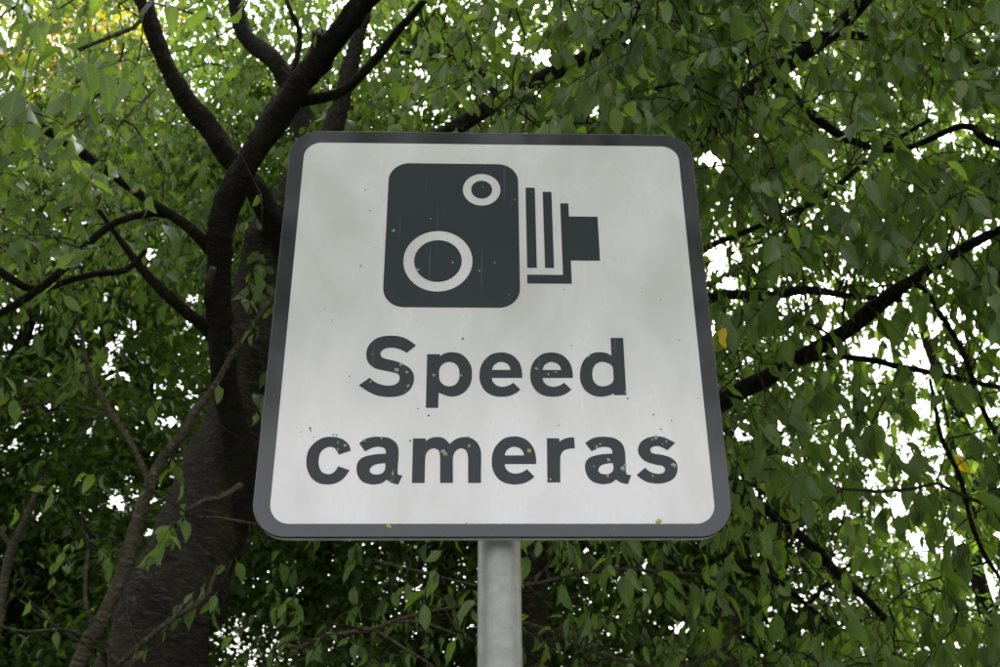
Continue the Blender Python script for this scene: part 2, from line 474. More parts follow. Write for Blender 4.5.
GL = {
    'S': [[(-147.0,-61.9,1),(-164.2,-77.6,1),(-175.8,-70.9,0),(-190.3,-66.9,0),(-203.1,-67.9,0),(-211.4,-73.2,0),(-213.9,-80.4,0),(-210.8,-86.6,0),(-202.1,-90.3,0),(-186.3,-94.2,0),(-171.9,-100.0,0),(-158.9,-107.9,0),(-151.5,-117.7,0),(-148.9,-128.3,0),(-150.7,-142.0,0),(-158.7,-155.5,0),(-172.4,-164.0,0),(-191.8,-167.0,0),(-214.2,-164.7,0),(-232.8,-156.7,0),(-251.6,-143.9,1),(-232.0,-128.7,1),(-221.1,-137.7,0),(-206.8,-143.1,0),(-194.2,-144.3,0),(-183.0,-141.5,0),(-176.8,-134.5,0),(-176.6,-125.4,0),(-181.1,-119.9,0),(-191.1,-116.9,0),(-208.2,-113.3,0),(-222.5,-109.4,0),(-234.2,-100.3,0),(-239.9,-88.9,0),(-240.7,-75.0,0),(-236.2,-60.9,0),(-224.0,-48.2,0),(-205.6,-42.4,0),(-182.6,-42.6,0),(-163.7,-49.5,0)]],
    'p': [[(-125.6,-79.9,1),(-101.3,-79.8,1),(-101.2,-83.8,1),(-91.4,-77.9,0),(-78.5,-75.6,0),(-62.7,-78.7,0),(-49.8,-89.5,0),(-41.7,-104.9,0),(-39.9,-121.7,0),(-42.3,-138.5,0),(-50.7,-153.6,0),(-63.2,-162.6,0),(-77.2,-165.7,0),(-88.4,-163.6,0),(-102.0,-158.0,1),(-102.5,-188.1,1),(-125.3,-188.2,1)],[(-102.2,-120.5,0),(-100.8,-108.2,0),(-93.8,-99.0,0),(-83.1,-95.8,0),(-72.5,-98.9,0),(-65.5,-108.1,0),(-63.7,-120.6,0),(-65.3,-133.1,0),(-71.9,-142.2,0),(-82.3,-145.3,0),(-93.0,-142.3,0),(-100.3,-133.3,0)]],
    'e': [[(150.4,-127.3,1),(150.1,-113.2,0),(145.6,-96.2,0),(134.6,-82.3,0),(120.5,-76.1,0),(109.0,-75.2,0),(93.1,-78.8,0),(79.9,-90.3,0),(72.4,-104.3,0),(69.8,-121.2,0),(71.7,-138.0,0),(79.9,-153.1,0),(92.4,-162.0,0),(109.2,-165.3,0),(126.2,-163.4,0),(139.1,-157.3,0),(146.7,-151.0,1),(133.6,-137.1,1),(125.5,-142.3,0),(114.0,-145.4,0),(102.8,-143.0,0),(95.3,-135.7,0),(93.0,-127.5,1)],[(93.4,-111.3,1),(96.7,-102.6,0),(104.1,-96.4,0),(111.8,-94.8,0),(121.2,-97.9,0),(126.7,-104.0,0),(128.8,-111.1,1)]],
    'd': [[(226.6,-44.0,1),(250.8,-43.8,1),(249.6,-161.4,1),(226.3,-161.5,1),(226.3,-157.9,1),(216.7,-162.4,0),(201.0,-164.9,0),(185.6,-161.7,0),(171.9,-151.2,0),(164.7,-134.5,0),(164.2,-117.7,0),(169.1,-97.6,0),(179.2,-83.6,0),(192.5,-75.7,0),(207.0,-74.1,0),(218.5,-76.5,0),(226.0,-81.2,1)],[(187.6,-119.1,0),(190.2,-106.8,0),(197.2,-97.5,0),(208.3,-94.0,0),(218.8,-96.8,0),(226.5,-103.5,0),(227.6,-119.2,0),(226.2,-133.6,0),(218.4,-141.0,0),(206.3,-144.1,0),(195.6,-141.1,0),(189.0,-132.0,0)]],
    'c': [[(-258.5,-270.9,1),(-263.9,-258.7,0),(-273.9,-250.2,0),(-285.1,-245.9,0),(-297.5,-244.8,0),(-312.3,-247.4,0),(-326.5,-257.5,0),(-335.5,-271.7,0),(-337.6,-290.0,0),(-334.4,-306.8,0),(-325.7,-322.0,0),(-313.0,-331.1,0),(-296.8,-333.8,0),(-280.9,-331.0,0),(-268.1,-321.9,0),(-258.8,-307.5,1),(-279.7,-300.3,1),(-283.8,-308.1,0),(-290.1,-313.6,0),(-298.1,-315.0,0),(-307.8,-310.9,0),(-313.8,-301.1,0),(-315.6,-288.6,0),(-313.5,-275.9,0),(-306.8,-267.4,0),(-297.5,-263.9,0),(-287.8,-266.8,0),(-279.7,-278.6,1)]],
    'a': [[(-244.4,-256.7,1),(-233.1,-248.7,0),(-219.6,-244.9,0),(-205.9,-244.6,0),(-192.1,-246.5,0),(-180.9,-252.8,0),(-174.6,-261.4,0),(-172.1,-275.6,0),(-172.5,-295.3,0),(-172.7,-310.7,0),(-170.9,-315.7,0),(-163.6,-317.1,1),(-170.5,-333.7,1),(-179.1,-332.0,0),(-185.9,-329.3,0),(-192.0,-324.9,1),(-199.3,-330.7,0),(-209.9,-333.4,0),(-220.6,-333.4,0),(-234.2,-328.8,0),(-242.8,-319.1,0),(-246.5,-306.6,0),(-245.5,-294.0,0),(-239.3,-285.6,0),(-228.7,-280.8,0),(-212.5,-277.6,0),(-195.2,-276.5,1),(-196.0,-270.0,0),(-199.5,-265.7,0),(-207.8,-263.7,0),(-218.6,-264.9,0),(-233.2,-272.3,1)],[(-195.5,-294.2,1),(-209.0,-295.9,0),(-218.2,-299.6,0),(-222.8,-306.6,0),(-220.3,-312.7,0),(-212.1,-315.5,0),(-202.7,-314.3,0),(-197.0,-309.3,0),(-195.1,-303.2,0)]],
    'm': [[(-147.0,-247.6,1),(-124.0,-247.5,1),(-123.8,-252.7,1),(-114.9,-246.9,0),(-102.6,-244.6,0),(-90.2,-247.4,0),(-79.9,-257.7,1),(-69.6,-249.1,0),(-55.9,-244.8,0),(-42.1,-246.2,0),(-29.7,-255.3,0),(-23.4,-269.6,0),(-22.5,-283.8,0),(-22.7,-306.3,0),(-22.7,-330.7,1),(-45.6,-330.8,1),(-46.1,-306.3,0),(-46.2,-283.8,0),(-48.8,-272.5,0),(-52.9,-268.2,0),(-58.4,-266.2,0),(-65.2,-268.3,0),(-71.4,-275.4,0),(-73.7,-286.7,0),(-73.4,-306.4,0),(-73.1,-330.8,1),(-96.0,-330.8,1),(-96.4,-306.4,0),(-96.8,-286.7,0),(-98.8,-272.6,0),(-103.5,-267.8,0),(-109.8,-266.6,0),(-117.1,-269.2,0),(-122.4,-276.9,0),(-123.7,-286.8,0),(-123.8,-306.4,0),(-123.7,-330.9,1),(-146.5,-330.9,1)]],
    'r': [[(97.8,-246.4,1),(120.6,-246.8,1),(120.8,-253.0,1),(127.6,-248.6,0),(136.5,-245.6,0),(148.3,-244.6,1),(148.6,-265.8,1),(138.0,-266.5,0),(127.9,-270.4,0),(122.6,-278.4,0),(121.2,-288.6,0),(120.5,-308.9,0),(119.8,-329.6,1),(96.6,-329.6,1)]],
    's': [[(334.1,-255.0,1),(318.3,-268.9,1),(307.1,-262.6,0),(297.5,-260.9,0),(288.9,-264.6,0),(287.1,-270.4,0),(292.3,-275.2,0),(308.7,-278.0,0),(323.4,-283.1,0),(332.4,-291.6,0),(334.2,-302.9,0),(329.7,-317.0,0),(318.5,-326.7,0),(299.0,-331.5,0),(280.1,-329.6,0),(268.2,-324.0,0),(258.7,-315.7,1),(274.7,-302.2,1),(284.2,-310.0,0),(297.7,-313.6,0),(307.4,-311.4,0),(311.2,-305.2,0),(307.0,-298.7,0),(293.5,-295.9,0),(277.4,-290.3,0),(267.1,-280.4,0),(264.3,-269.0,0),(268.8,-256.0,0),(280.6,-246.5,0),(297.5,-242.4,0),(314.1,-244.4,0)]],
    'bar1': [[(68.4,296.7,1),(87.7,296.9,1),(87.5,108.2,1),(68.4,108.0,1)]],
    'bar2': [[(104.2,287.0,1),(122.1,287.2,1),(121.8,108.5,1),(103.6,108.3,1)]],
    'lens': [[(139.3,259.3,1),(156.1,259.5,1),(156.6,227.8,1),(214.6,228.4,1),(214.9,126.2,1),(156.1,124.9,1),(155.8,73.5,1),(67.7,72.8,1),(68.1,92.4,1),(139.4,93.0,1)]],
}
def smooth_contour(pts, sub=5):
    n = len(pts)
    out = []
    for i in range(n):
        p1, p2 = pts[i], pts[(i + 1) % n]
        p0 = pts[i - 1] if not p1[2] else None
        p3 = pts[(i + 2) % n] if not p2[2] else None
        a = np.array(p1[:2]); b = np.array(p2[:2])
        if p1[2] and p2[2]:
            out.append(tuple(a))
            continue
        z = np.array(p0[:2]) if p0 else 2 * a - b
        w = np.array(p3[:2]) if p3 else 2 * b - a
        if not p0:
            z = a - (b - a) * 0.6 + (a - (w + a) / 2) * 0.0
        for k in range(sub):
            t = k / sub
            out.append(tuple(0.5 * ((2 * a) + (-z + b) * t + (2 * z - 5 * a + 4 * b - w) * t * t + (-z + 3 * a - 3 * b + w) * t ** 3)))
    return [(x / 1000, y / 1000) for x, y in out]

for ch, dx, dz in (('S', 0, 0), ('p', 0, 0), ('e', -95.8, -0.4), ('e', 0, 0), ('d', 0, 0),
                   ('c', 0, 0), ('a', 0, 0), ('m', 0, 0), ('e', -73.2, -168.1), ('r', 0, 0), ('a', 412.4, 1.0), ('s', 0, 0)):
    cs = [[(x + dx / 1000, z + dz / 1000) for x, z in smooth_contour(c)] for c in GL[ch]]
    o = sheet('letter', cs, YP, 0.0006, M_print)
    o['label'] = 'black letter ' + ch

def lichen(x, z, r, mat, lab=None):
    n = 11
    r *= 0.82
    rr = [r * random.uniform(0.55, 1.25) for _ in range(n)]
    V = [(x, YP - 0.0014, z + SC.z)]
    for ring, (s, y) in enumerate(((0.6, YP - 0.0012), (1.0, YP + 0.0001))):
        for i in range(n):
            a = 2 * math.pi * i / n
            V.append((x + rr[i] * s * math.cos(a), y - random.uniform(0, 0.0004) * (ring == 0), z + rr[i] * s * math.sin(a) + SC.z))
    Fs = [(0, 1 + i, 1 + (i + 1) % n) for i in range(n)] + [(1 + i, 1 + n + i, 1 + n + (i + 1) % n, 1 + (i + 1) % n) for i in range(n)]
    me = bpy.data.meshes.new('lichen_patch')
    me.from_pydata(V, [], Fs)
    me.update()
    o = link('lichen_patch', me, mat, sign)
    if lab:
        o['label'] = lab
for x, z, r in ((65, -271, 6.5), (-184, -408, 6.5), (292, -400, 6.5), (-46, -405, 4)):
    lichen(x / 1000, z / 1000, r / 1000, M_lichy, 'yellow lichen patch')
for x, z, r in ((-88, -277, 7), (-92, -272, 5), (-182, -113, 5.5), (-175, -102, 4.5), (-163, -117, 4), (-160, -145, 4), (300, -244, 6), (292, -249, 4),
                (327, -297, 7), (234, -303, 7), (238, -297, 4), (182, -84, 3.5), (-200, 191, 4.5), (-126, 220, 2.5), (-149, 102, 4), (-27, 101, 3), (4, 119, 2.6),
                (209, -288, 5), (-111, -123, 4), (-61, -124, 4), (102, -324, 3), (-270, -262, 4), (-283, -256, 3), (-282, -268, 3), (-181, -314, 3.5),
                (-205, -247, 4), (-236, -252, 4), (188, -262, 4), (196, -258, 3.5), (182, -300, 3), (318, -252, 3), (-80, 118, 3), (-230, -137, 3),
                (82, -109, 4), (104, -120, 3), (118, -116, 3), (248, -155, 3.5), (-45, -262, 4), (310, -258, 2.5), (206, -318, 3.5), (288, -318, 3.5), (-20, 297, 2.2)):
    lichen(x / 1000, z / 1000, r / 1000, M_lich)
M_speck = simple('dark speck of dirt', (0.07, 0.07, 0.06), 0.9, nscale=200)
for x, z, r in ((-58, -47, 2.6), (-262, 288, 1.8), (-250, 238, 1.6), (-262, 110, 2.0), (-336, -228, 2.2), (-334, -233, 1.6), (-300, -249, 2.2), (-292, -240, 1.8), (-286, -241, 1.8),
                (-328, -246, 1.3), (-352, -236, 1.2), (-270, -126, 1.8), (-120, -203, 2.4), (140, 60, 1.6), (298, -200, 2.0), (331, -212, 1.6), (252, -168, 2.2), (-152, -252, 2.2),
                (310, -228, 1.7), (120, -222, 1.4), (-140, -190, 1.5), (150, -60, 1.3), (330, 40, 1.5), (-310, -10, 1.4)):
    lichen(x / 1000, z / 1000, r / 1000, M_speck, 'dark speck of dirt')
# nicks on the lower right edge
# post, rails and clips behind the plate
def lathe(name, cx, cy, prof, mat, parent, n=40):
    V, Fs = [], []
    for r_, z in prof:
        for i in range(n):
            a = 2 * math.pi * i / n
            V.append((cx + r_ * math.cos(a), cy + r_ * math.sin(a), z))
    for k in range(len(prof) - 1):
        for i in range(n):
            j = (i + 1) % n
            Fs.append((k * n + i, k * n + j, (k + 1) * n + j, (k + 1) * n + i))
    Fs.append(tuple(range((len(prof) - 1) * n, len(prof) * n)))
    me = bpy.data.meshes.new(name)
    me.from_pydata(V, [], Fs)
    me.update()
    for p in me.polygons:
        p.use_smooth = len(p.vertices) == 4
    return link(name, me, mat, parent)
PX, PY, PR = 0.0115, 0.078, 0.0395
lathe('post', PX, PY, [(PR, -0.3), (PR, 0.0), (PR, 1.2), (PR, 2.2), (PR, SC.z + 0.36)], M_post, sign)
lathe('cap', PX, PY, [(PR + 0.003, SC.z + 0.345), (PR + 0.003, SC.z + 0.366), (PR - 0.004, SC.z + 0.374), (0.01, SC.z + 0.379)], M_cap, sign)
for dz in (-0.22, 0.22):
    link('rail', box_mesh('rail', -0.36, 0.36, 0.0205, 0.0365, SC.z + dz - 0.02, SC.z + dz + 0.02), M_alu, sign)
    cl = lathe('clip', PX, PY, [(PR + 0.002, SC.z + dz - 0.014), (PR + 0.0035, SC.z + dz - 0.012), (PR + 0.0035, SC.z + dz + 0.012), (PR + 0.002, SC.z + dz + 0.014)], M_clip, sign)

# ------------------------------------------------------------ stems
def catmull(P, R, step):
    P = np.asarray(P, float); R = np.asarray(R, float)
    n = len(P)
    outP, outR = [], []
    for i in range(n - 1):
        p0 = P[i - 1] if i else 2 * P[0] - P[1]
        p3 = P[i + 2] if i + 2 < n else 2 * P[-1] - P[-2]
        L = np.linalg.norm(P[i + 1] - P[i])
        k = max(1, int(round(L / step)))
        t = (np.arange(k) / k)[:, None]
        outP.append(0.5 * (2 * P[i] + (P[i + 1] - p0) * t + (2 * p0 - 5 * P[i] + 4 * P[i + 1] - p3) * t ** 2 + (-p0 + 3 * P[i] - 3 * P[i + 1] + p3) * t ** 3))
        outR.append(R[i] + (R[i + 1] - R[i]) * t[:, 0])
    outP.append(P[-1:]); outR.append(R[-1:])
    return np.concatenate(outP), np.concatenate(outR)

def tube_arrays(P, R, sides, rough=0.0, seed=0, ridge=0.0):
    n = len(P)
    T = np.gradient(P, axis=0)
    T /= np.linalg.norm(T, axis=1)[:, None] + 1e-9
    ref = np.array([1.0, 0, 0]) if abs(T[0][0]) < 0.8 else np.array([0, 1.0, 0])
    U = np.zeros_like(P)
    u = ref - T[0] * (ref @ T[0]); u /= np.linalg.norm(u)
    for i in range(n):
        u = u - T[i] * (u @ T[i]); u /= np.linalg.norm(u) + 1e-9
        U[i] = u
    Wv = np.cross(T, U)
    a = np.arange(sides + 1) * 2 * np.pi / sides
    rg = np.random.default_rng(seed)
    RR = np.repeat(R[:, None], sides + 1, 1)
    s = np.concatenate([[0], np.cumsum(np.linalg.norm(np.diff(P, axis=0), axis=1))])
    if rough:
        f = np.zeros((n, sides + 1))
        for _ in range(16):
            ka = rg.integers(0, 6); ks = rg.uniform(1, 30); ph = rg.uniform(0, 6.28)
            f += np.cos(ka * a[None] + ks * s[:, None] + ph) / (1 + 0.12 * ks + 0.3 * ka)
        RR = RR * (1 + rough * f * 0.35)
    if ridge:
        lev = rg.normal(size=n)[:, None] * 0.6
        seg = rg.normal(size=(n, sides + 1)); seg[:, -1] = seg[:, 0]
        seg = (seg + np.roll(seg[:, :], 1, 1)) * 0.5
        seg[:, -1] = seg[:, 0]
        RR = RR + ridge * (lev + seg)
    V = P[:, None] + RR[..., None] * (np.cos(a)[None, :, None] * U[:, None] + np.sin(a)[None, :, None] * Wv[:, None])
    uv = np.stack(np.broadcast_arrays(a[None] * R.max(), s[:, None]), -1)
    idx = np.arange(n * (sides + 1)).reshape(n, sides + 1)
    q = np.stack([idx[:-1, :-1], idx[:-1, 1:], idx[1:, 1:], idx[1:, :-1]], -1).reshape(-1, 4)
    return V.reshape(-1, 3), uv.reshape(-1, 2), q

def stem(name, P, R, mat, parent, sides=10, step=0.06, rough=0.15, ridge=0.0, seed=1, cap=True):
    Pc, Rc = catmull(P, R, step)
    V, uv, q = tube_arrays(Pc, Rc, sides, rough, seed, ridge)
    Fq = [q]
    if cap:
        c = len(V)
        V = np.vstack([V, Pc[-1:]]); uv = np.vstack([uv, uv[-1:]])
        r0 = c - (sides + 1)
        Fq.append(np.array([[r0 + i, r0 + i + 1, c] for i in range(sides)]))
    return link(name, np_mesh(name, V, Fq, uv=uv), mat, parent), Pc, Rc

# ------------------------------------------------------------ leaves
def leaf_template(nseg, seed, petiole=True):
    rg = np.random.default_rng(seed)
    curl = rg.uniform(-0.1, 0.6); fold = rg.uniform(0.1, 0.75); tw = rg.uniform(-1.1, 1.1); wav = rg.uniform(0.0, 0.03)
    bend = rg.uniform(-0.12, 0.12)
    t = np.linspace(0, 1, nseg + 1)
    w = rg.uniform(0.155, 0.215) * np.sin(np.pi * np.clip(t, 0, 1) ** 0.82) ** 0.75 * (1 - 0.35 * t ** 3)
    w = w * np.where(t > 0.85, 0.75, 1.0)
    w[0] = w[-1] = 0
    y0 = 0.16 if petiole else 0.0
    y = y0 + t * (1 - y0)
    V, uv = [], []
    def pt(x, yy, z, tt):
        a = tw * tt
        zz = z - curl * tt * tt * 0.6
        return (x * math.cos(a) - (z) * math.sin(a) + bend * tt * tt, yy - 0.25 * curl * tt ** 3, zz + x * math.sin(a))
    for i in range(nseg + 1):
        if i in (0, nseg):
            V.append(pt(0, y[i], 0, t[i])); uv.append((0, t[i]))
        else:
            wz = wav * math.sin(i * 2.3 + seed)
            V.append(pt(-w[i], y[i], fold * w[i] + wz, t[i])); uv.append((-1, t[i]))
            V.append(pt(0, y[i], 0, t[i])); uv.append((0, t[i]))
            V.append(pt(w[i], y[i], fold * w[i] - wz, t[i])); uv.append((1, t[i]))
    Q, T = [], []
    T += [(0, 2, 1), (0, 3, 2)]
    for i in range(1, nseg - 1):
        a = 1 + 3 * (i - 1); b = a + 3
        Q += [(a, a + 1, b + 1, b), (a + 1, a + 2, b + 2, b + 1)]
    a = 1 + 3 * (nseg - 2); e = len(V) - 1
    T += [(a, a + 1, e), (a + 1, a + 2, e)]
    if petiole:
        k = len(V)
        V += [(-0.008, 0, 0.02), (0.008, 0, 0.02), (0.008, y0 + 0.01, 0.0), (-0.008, y0 + 0.01, 0.0)]
        uv += [(0, 0)] * 4
        Q += [(k, k + 1, k + 2, k + 3)]
    return np.array(V), np.array(uv, float), np.array(Q).reshape(-1, 4), np.array(T).reshape(-1, 3)

def tiny_template(seed):
    rg = np.random.default_rng(seed)
    f = rg.uniform(0.1, 0.3); c = rg.uniform(0, 0.25)
    V = np.array([[0, 0, 0], [-0.27, 0.45, f * 0.27], [0, 1.0, -c], [0.27, 0.45, f * 0.27]])
    return V, np.array([[0, 0], [-1, .45], [0, 1], [1, .45]], float), np.zeros((0, 4), int), np.array([[0, 2, 1], [0, 3, 2]])

T_NEAR = [leaf_template(7, 100 + i) for i in range(14)]
T_MID = [leaf_template(4, 200 + i) for i in range(14)]
T_TINY = [tiny_template(300 + i) for i in range(4)]

def basis(D, roll):
    """D (n,3) leaf axis; returns rotation matrices with columns x,y(axis),z"""
    D = D / (np.linalg.norm(D, axis=1)[:, None] + 1e-9)
    up = np.tile(np.array([0, 0, 1.0]), (len(D), 1))
    up[np.abs(D[:, 2]) > 0.95] = np.array([0, 1.0, 0])
    Xv = np.cross(D, up); Xv /= np.linalg.norm(Xv, axis=1)[:, None]
    Zv = np.cross(Xv, D)
    c, s = np.cos(roll)[:, None], np.sin(roll)[:, None]
    X2 = Xv * c + Zv * s
    Z2 = np.cross(X2, D)
    return np.stack([X2, D, Z2], -1)

def leaves_mesh(name, P, Bm, S, tint, templates):
    Vs, UVs, Qs, Ts, tq, tt = [], [], [], [], [], []
    off = 0
    pick = rng.integers(0, len(templates), len(P))
    for k, (V, uv, Q, T) in enumerate(templates):
        s = np.nonzero(pick == k)[0]
        if not len(s):
            continue
        v = np.einsum('nij,mj->nmi', Bm[s], V) * S[s][:, None, None] + P[s][:, None]
        Vs.append(v.reshape(-1, 3)); UVs.append(np.tile(uv, (len(s), 1)))
        o = off + np.arange(len(s)) * len(V)
        if len(Q):
            Qs.append((o[:, None, None] + Q[None]).reshape(-1, 4)); tq.append(np.repeat(tint[s], len(Q)))
        Ts.append((o[:, None, None] + T[None]).reshape(-1, 3)); tt.append(np.repeat(tint[s], len(T)))
        off += len(s) * len(V)
    Fq, ta = [], []
    if Qs:
        Fq.append(np.concatenate(Qs)); ta += tq
    Fq.append(np.concatenate(Ts)); ta += tt
    return np_mesh(name, np.concatenate(Vs), Fq, uv=np.concatenate(UVs), fattr={'tint': np.concatenate(ta)})

NTINT = 10
LEAF_LIB = {}
def lib_leaf(mat, k, ti):
    key = (mat.name, k, ti)
    if key not in LEAF_LIB:
        V, uv, Q, T = T_NEAR[k]
        Fq = [Q, T]
        val = (ti + 0.5) / NTINT * 0.93 if ti < NTINT else 1.0
        me = np_mesh('leaf', V, Fq, uv=uv, fattr={'tint': np.full(len(Q) + len(T), val)})
        me.materials.append(mat)
        LEAF_LIB[key] = me
    return LEAF_LIB[key]

# sky openings between the crowns, by direction from where the sign is viewed: (px, py, rx, ry)
GAPS = [(708, 158, 20, 14), (722, 256, 24, 24), (740, 432, 22, 16), (778, 425, 16, 12), (866, 348, 18, 13), (928, 408, 22, 12),
        (898, 505, 16, 26), (922, 548, 18, 16), (948, 552, 14, 20), (985, 585, 26, 40), (955, 648, 40, 14), (906, 462, 10, 22),
        (838, 560, 14, 12), (846, 332, 10, 9), (545, 58, 18, 12), (28, 330, 22, 18), (108, 368, 16, 14), (165, 420, 26, 10), (120, 500, 10, 14),
        (150, 258, 8, 18), (62, 488, 8, 8), (680, 625, 18, 10), (300, 590, 10, 8), (200, 88, 8, 10), (420, 70, 12, 8), (890, 100, 8, 6), (835, 515, 12, 16)]
_gr = np.random.default_rng(77)
for x0, x1, y0, y1, n_, a, b in ((735, 1010, 330, 670, 190, 3, 7), (705, 1010, 0, 330, 90, 3, 6), (-10, 205, 290, 560, 60, 3, 7), (300, 700, 30, 125, 22, 3, 6), (560, 760, 560, 670, 14, 3, 6), (230, 470, 550, 670, 12, 2, 5)):
    for _ in range(n_):
        GAPS.append((_gr.uniform(x0, x1), _gr.uniform(y0, y1), _gr.uniform(a, b), _gr.uniform(a, b) * 1.2))
def keep_prob(px, py, soft=1.0):
    w = np.ones(len(px))
    for gi, (gx_, gy_, rx, ry) in enumerate(GAPS):
        if gi < 27:
            rx, ry = rx * 0.72, ry * 0.72
        d = ((px - gx_) / (rx * soft)) ** 2 + ((py - gy_) / (ry * soft)) ** 2
        w *= 1 - 0.97 * np.exp(-d ** 2 * 0.45)
    return w

def norm(v):
    return v / (np.linalg.norm(v) + 1e-9)

def grow(tree, nodes, node_r, targets, hub_step, twig_mat, seed, droop, twig_r=0.0034, shoot_len=(0.28, 0.5)):
    """joins every target to the nearest stem point with a curved twig; returns shoot curves"""
    rg = np.random.default_rng(seed)
    N = np.zeros((200000, 3)); n = len(nodes); N[:n] = nodes
    hubs = targets[::hub_step]
    rest = np.delete(targets, np.s_[::hub_step], axis=0)
    tv, tuv, tq, off = [], [], [], 0
    shoots = []
    branches = 0
    for lvl, T in ((1, hubs), (2, rest)):
        d0 = np.full(len(T), 1e9)
        for c in range(0, len(T), 256):
            d0[c:c + 256] = np.sqrt(((T[c:c + 256, None] - N[None, :n:3]) ** 2).sum(-1)).min(1)
        for i in np.argsort(d0):
            t = T[i]
            d2 = ((N[:n] - t) ** 2).sum(1)
            # prefer starts that are not straight above or below
            j = int(np.argmin(d2))
            s = N[j].copy()
            L = math.sqrt(d2[j])
            if L < 0.05:
                continue
            side = rg.normal(size=3) * 0.18 * L
            mid = (s + t) / 2 + side + np.array([0, 0, 0.14 * L])
            k = max(4, int(L / 0.10))
            tt = np.linspace(0, 1, k + 1)[:, None]
            C = (1 - tt) ** 2 * s + 2 * tt * (1 - tt) * mid + tt ** 2 * t
            C[1:-1] += rg.normal(size=(k - 1, 3)) * 0.02 * min(1, L)
            r0 = min(0.012, 0.0035 + 0.005 * L) if lvl == 1 else min(0.005, twig_r + 0.0018 * L)
            r1 = r0 * 0.55 if lvl == 1 else twig_r * 0.6
            N[n:n + k] = C[1:]; n += k
            # drooping shoot beyond the target
            h = t - C[-2]; h = norm(h)
            hl = rg.uniform(*shoot_len)
            a = rg.uniform(0, 6.28)
            h = norm(h * 0.6 + np.array([math.cos(a), math.sin(a), -droop * rg.uniform(0.3, 1.2)]))
            m_ = 5
            S = [t]
            for _ in range(m_):
                S.append(S[-1] + h * hl / m_); h = norm(h + np.array([0, 0, -0.16 * droop]) + rg.normal(size=3) * 0.07)
            S = np.array(S)
            back = C[max(0, len(C) - 4):-1]
            shoots.append(np.vstack([back, S]))
            full = np.vstack([C[:-1], S])
            if lvl == 1 and branches < 290:
                rad = np.concatenate([np.linspace(r0, r1, len(C) - 1), np.linspace(r1, 0.0012, len(S))])
                V, uv, q = tube_arrays(full, rad, 6, 0.05, int(i))
                link('branch', np_mesh('branch', V, [q], uv=uv), twig_mat, tree)
                branches += 1
            else:
                rad = np.concatenate([np.linspace(r0, r1, len(C) - 1), np.linspace(r1, 0.0009, len(S))])
                V, uv, q = tube_arrays(full, rad, 4)
                tv.append(V); tuv.append(uv); tq.append(q + off); off += len(V)
    if tv:
        o = link('twigs', np_mesh('twigs', np.concatenate(tv), [np.concatenate(tq)], uv=np.concatenate(tuv)), twig_mat, tree)
        o['kind'] = 'stuff'
    return shoots

def leaf_shoots(shoots, seed, per=(9, 15), size=(0.09, 0.14), droop=1.0, yellow=0.001):
    rg = np.random.default_rng(seed)
    P, D = [], []
    for C in shoots:
        k = rg.integers(*per)
        seg = np.linalg.norm(np.diff(C, axis=0), axis=1)
        s = np.concatenate([[0], np.cumsum(seg)])
        u = np.sort(rg.uniform(0.1, 1.0, k)) * s[-1]
        u[-1] = s[-1]
        p = np.stack([np.interp(u, s, C[:, c]) for c in range(3)], -1)
        td = np.stack([np.interp(u + 0.01, s, C[:, c]) for c in range(3)], -1) - np.stack([np.interp(u - 0.02, s, C[:, c]) for c in range(3)], -1)
        td /= np.linalg.norm(td, axis=1)[:, None] + 1e-6
        a = rg.uniform(0, 6.28) + np.arange(k) * 2.4
        out = np.stack([np.cos(a), np.sin(a), np.zeros(k)], -1)
        dr = droop * rg.uniform(0.2, 1.5, k)
        d = td * 0.45 + out * rg.uniform(0.2, 1.1, k)[:, None]
        d[:, 2] -= dr
        P.append(p); D.append(d)
    P = np.concatenate(P); D = np.concatenate(D)
    n = len(P)
    S = rg.uniform(size[0], size[1], n) * rg.choice([1.08, 1, 0.8, 0.6], n)
    tint = np.clip(rg.beta(2, 2.2, n), 0, 1) * 0.93
    tint = np.where(rg.uniform(size=n) < yellow, 1.0, tint)
    Bm = basis(D, rg.uniform(-1.5, 1.5, n))
    return P, Bm, S, tint

def foliage(tree, P, Bm, S, tint, mat, singles=300, templates=T_MID):
    px, py, z = project(P + Bm[:, :, 1] * S[:, None] * 0.5)
    vis = (px > 0) & (px < 1000) & (py > 0) & (py < 667) & (z > 0.4)
    vis &= ~((px > 262) & (px < 722) & (py > 136) & (py < 540))
    score = np.where(vis, S / np.maximum(z, 0.3), 0)
    top = np.argsort(-score)[:singles]
    top = top[score[top] > 0]
    m_ = np.ones(len(P), bool)
    m_[top] = False
    for i in top:
        k = int(rng.integers(0, len(T_NEAR)))
        ti = NTINT if tint[i] >= 0.99 else int(tint[i] / 0.93 * NTINT * 0.999)
        me = lib_leaf(mat, k, ti)
        o = bpy.data.objects.new('leaf', me)
        COL.objects.link(o)
        o.parent = tree
        b = Bm[i] * S[i]
        o.matrix_local = Matrix(((b[0, 0], b[0, 1], b[0, 2], P[i, 0]), (b[1, 0], b[1, 1], b[1, 2], P[i, 1]), (b[2, 0], b[2, 1], b[2, 2], P[i, 2]), (0, 0, 0, 1)))
    if m_.any():
        near = m_ & (z > 0) & (z < 5.0) & (templates is T_MID)
        o = link('foliage', leaves_mesh('foliage', P[m_], Bm[m_], S[m_], tint[m_], templates), mat, tree)
        o['kind'] = 'stuff'

def traced(pts):
    """[(px,py,rpx,Y)] -> points and radii in metres"""
    P, R = [], []
    for px, py, rp, Y in pts:
        p = at(px, py, Y)
        P.append(p)
        R.append(rp / F * ((p - CAM) @ _D))
    return np.array(P), np.array(R)

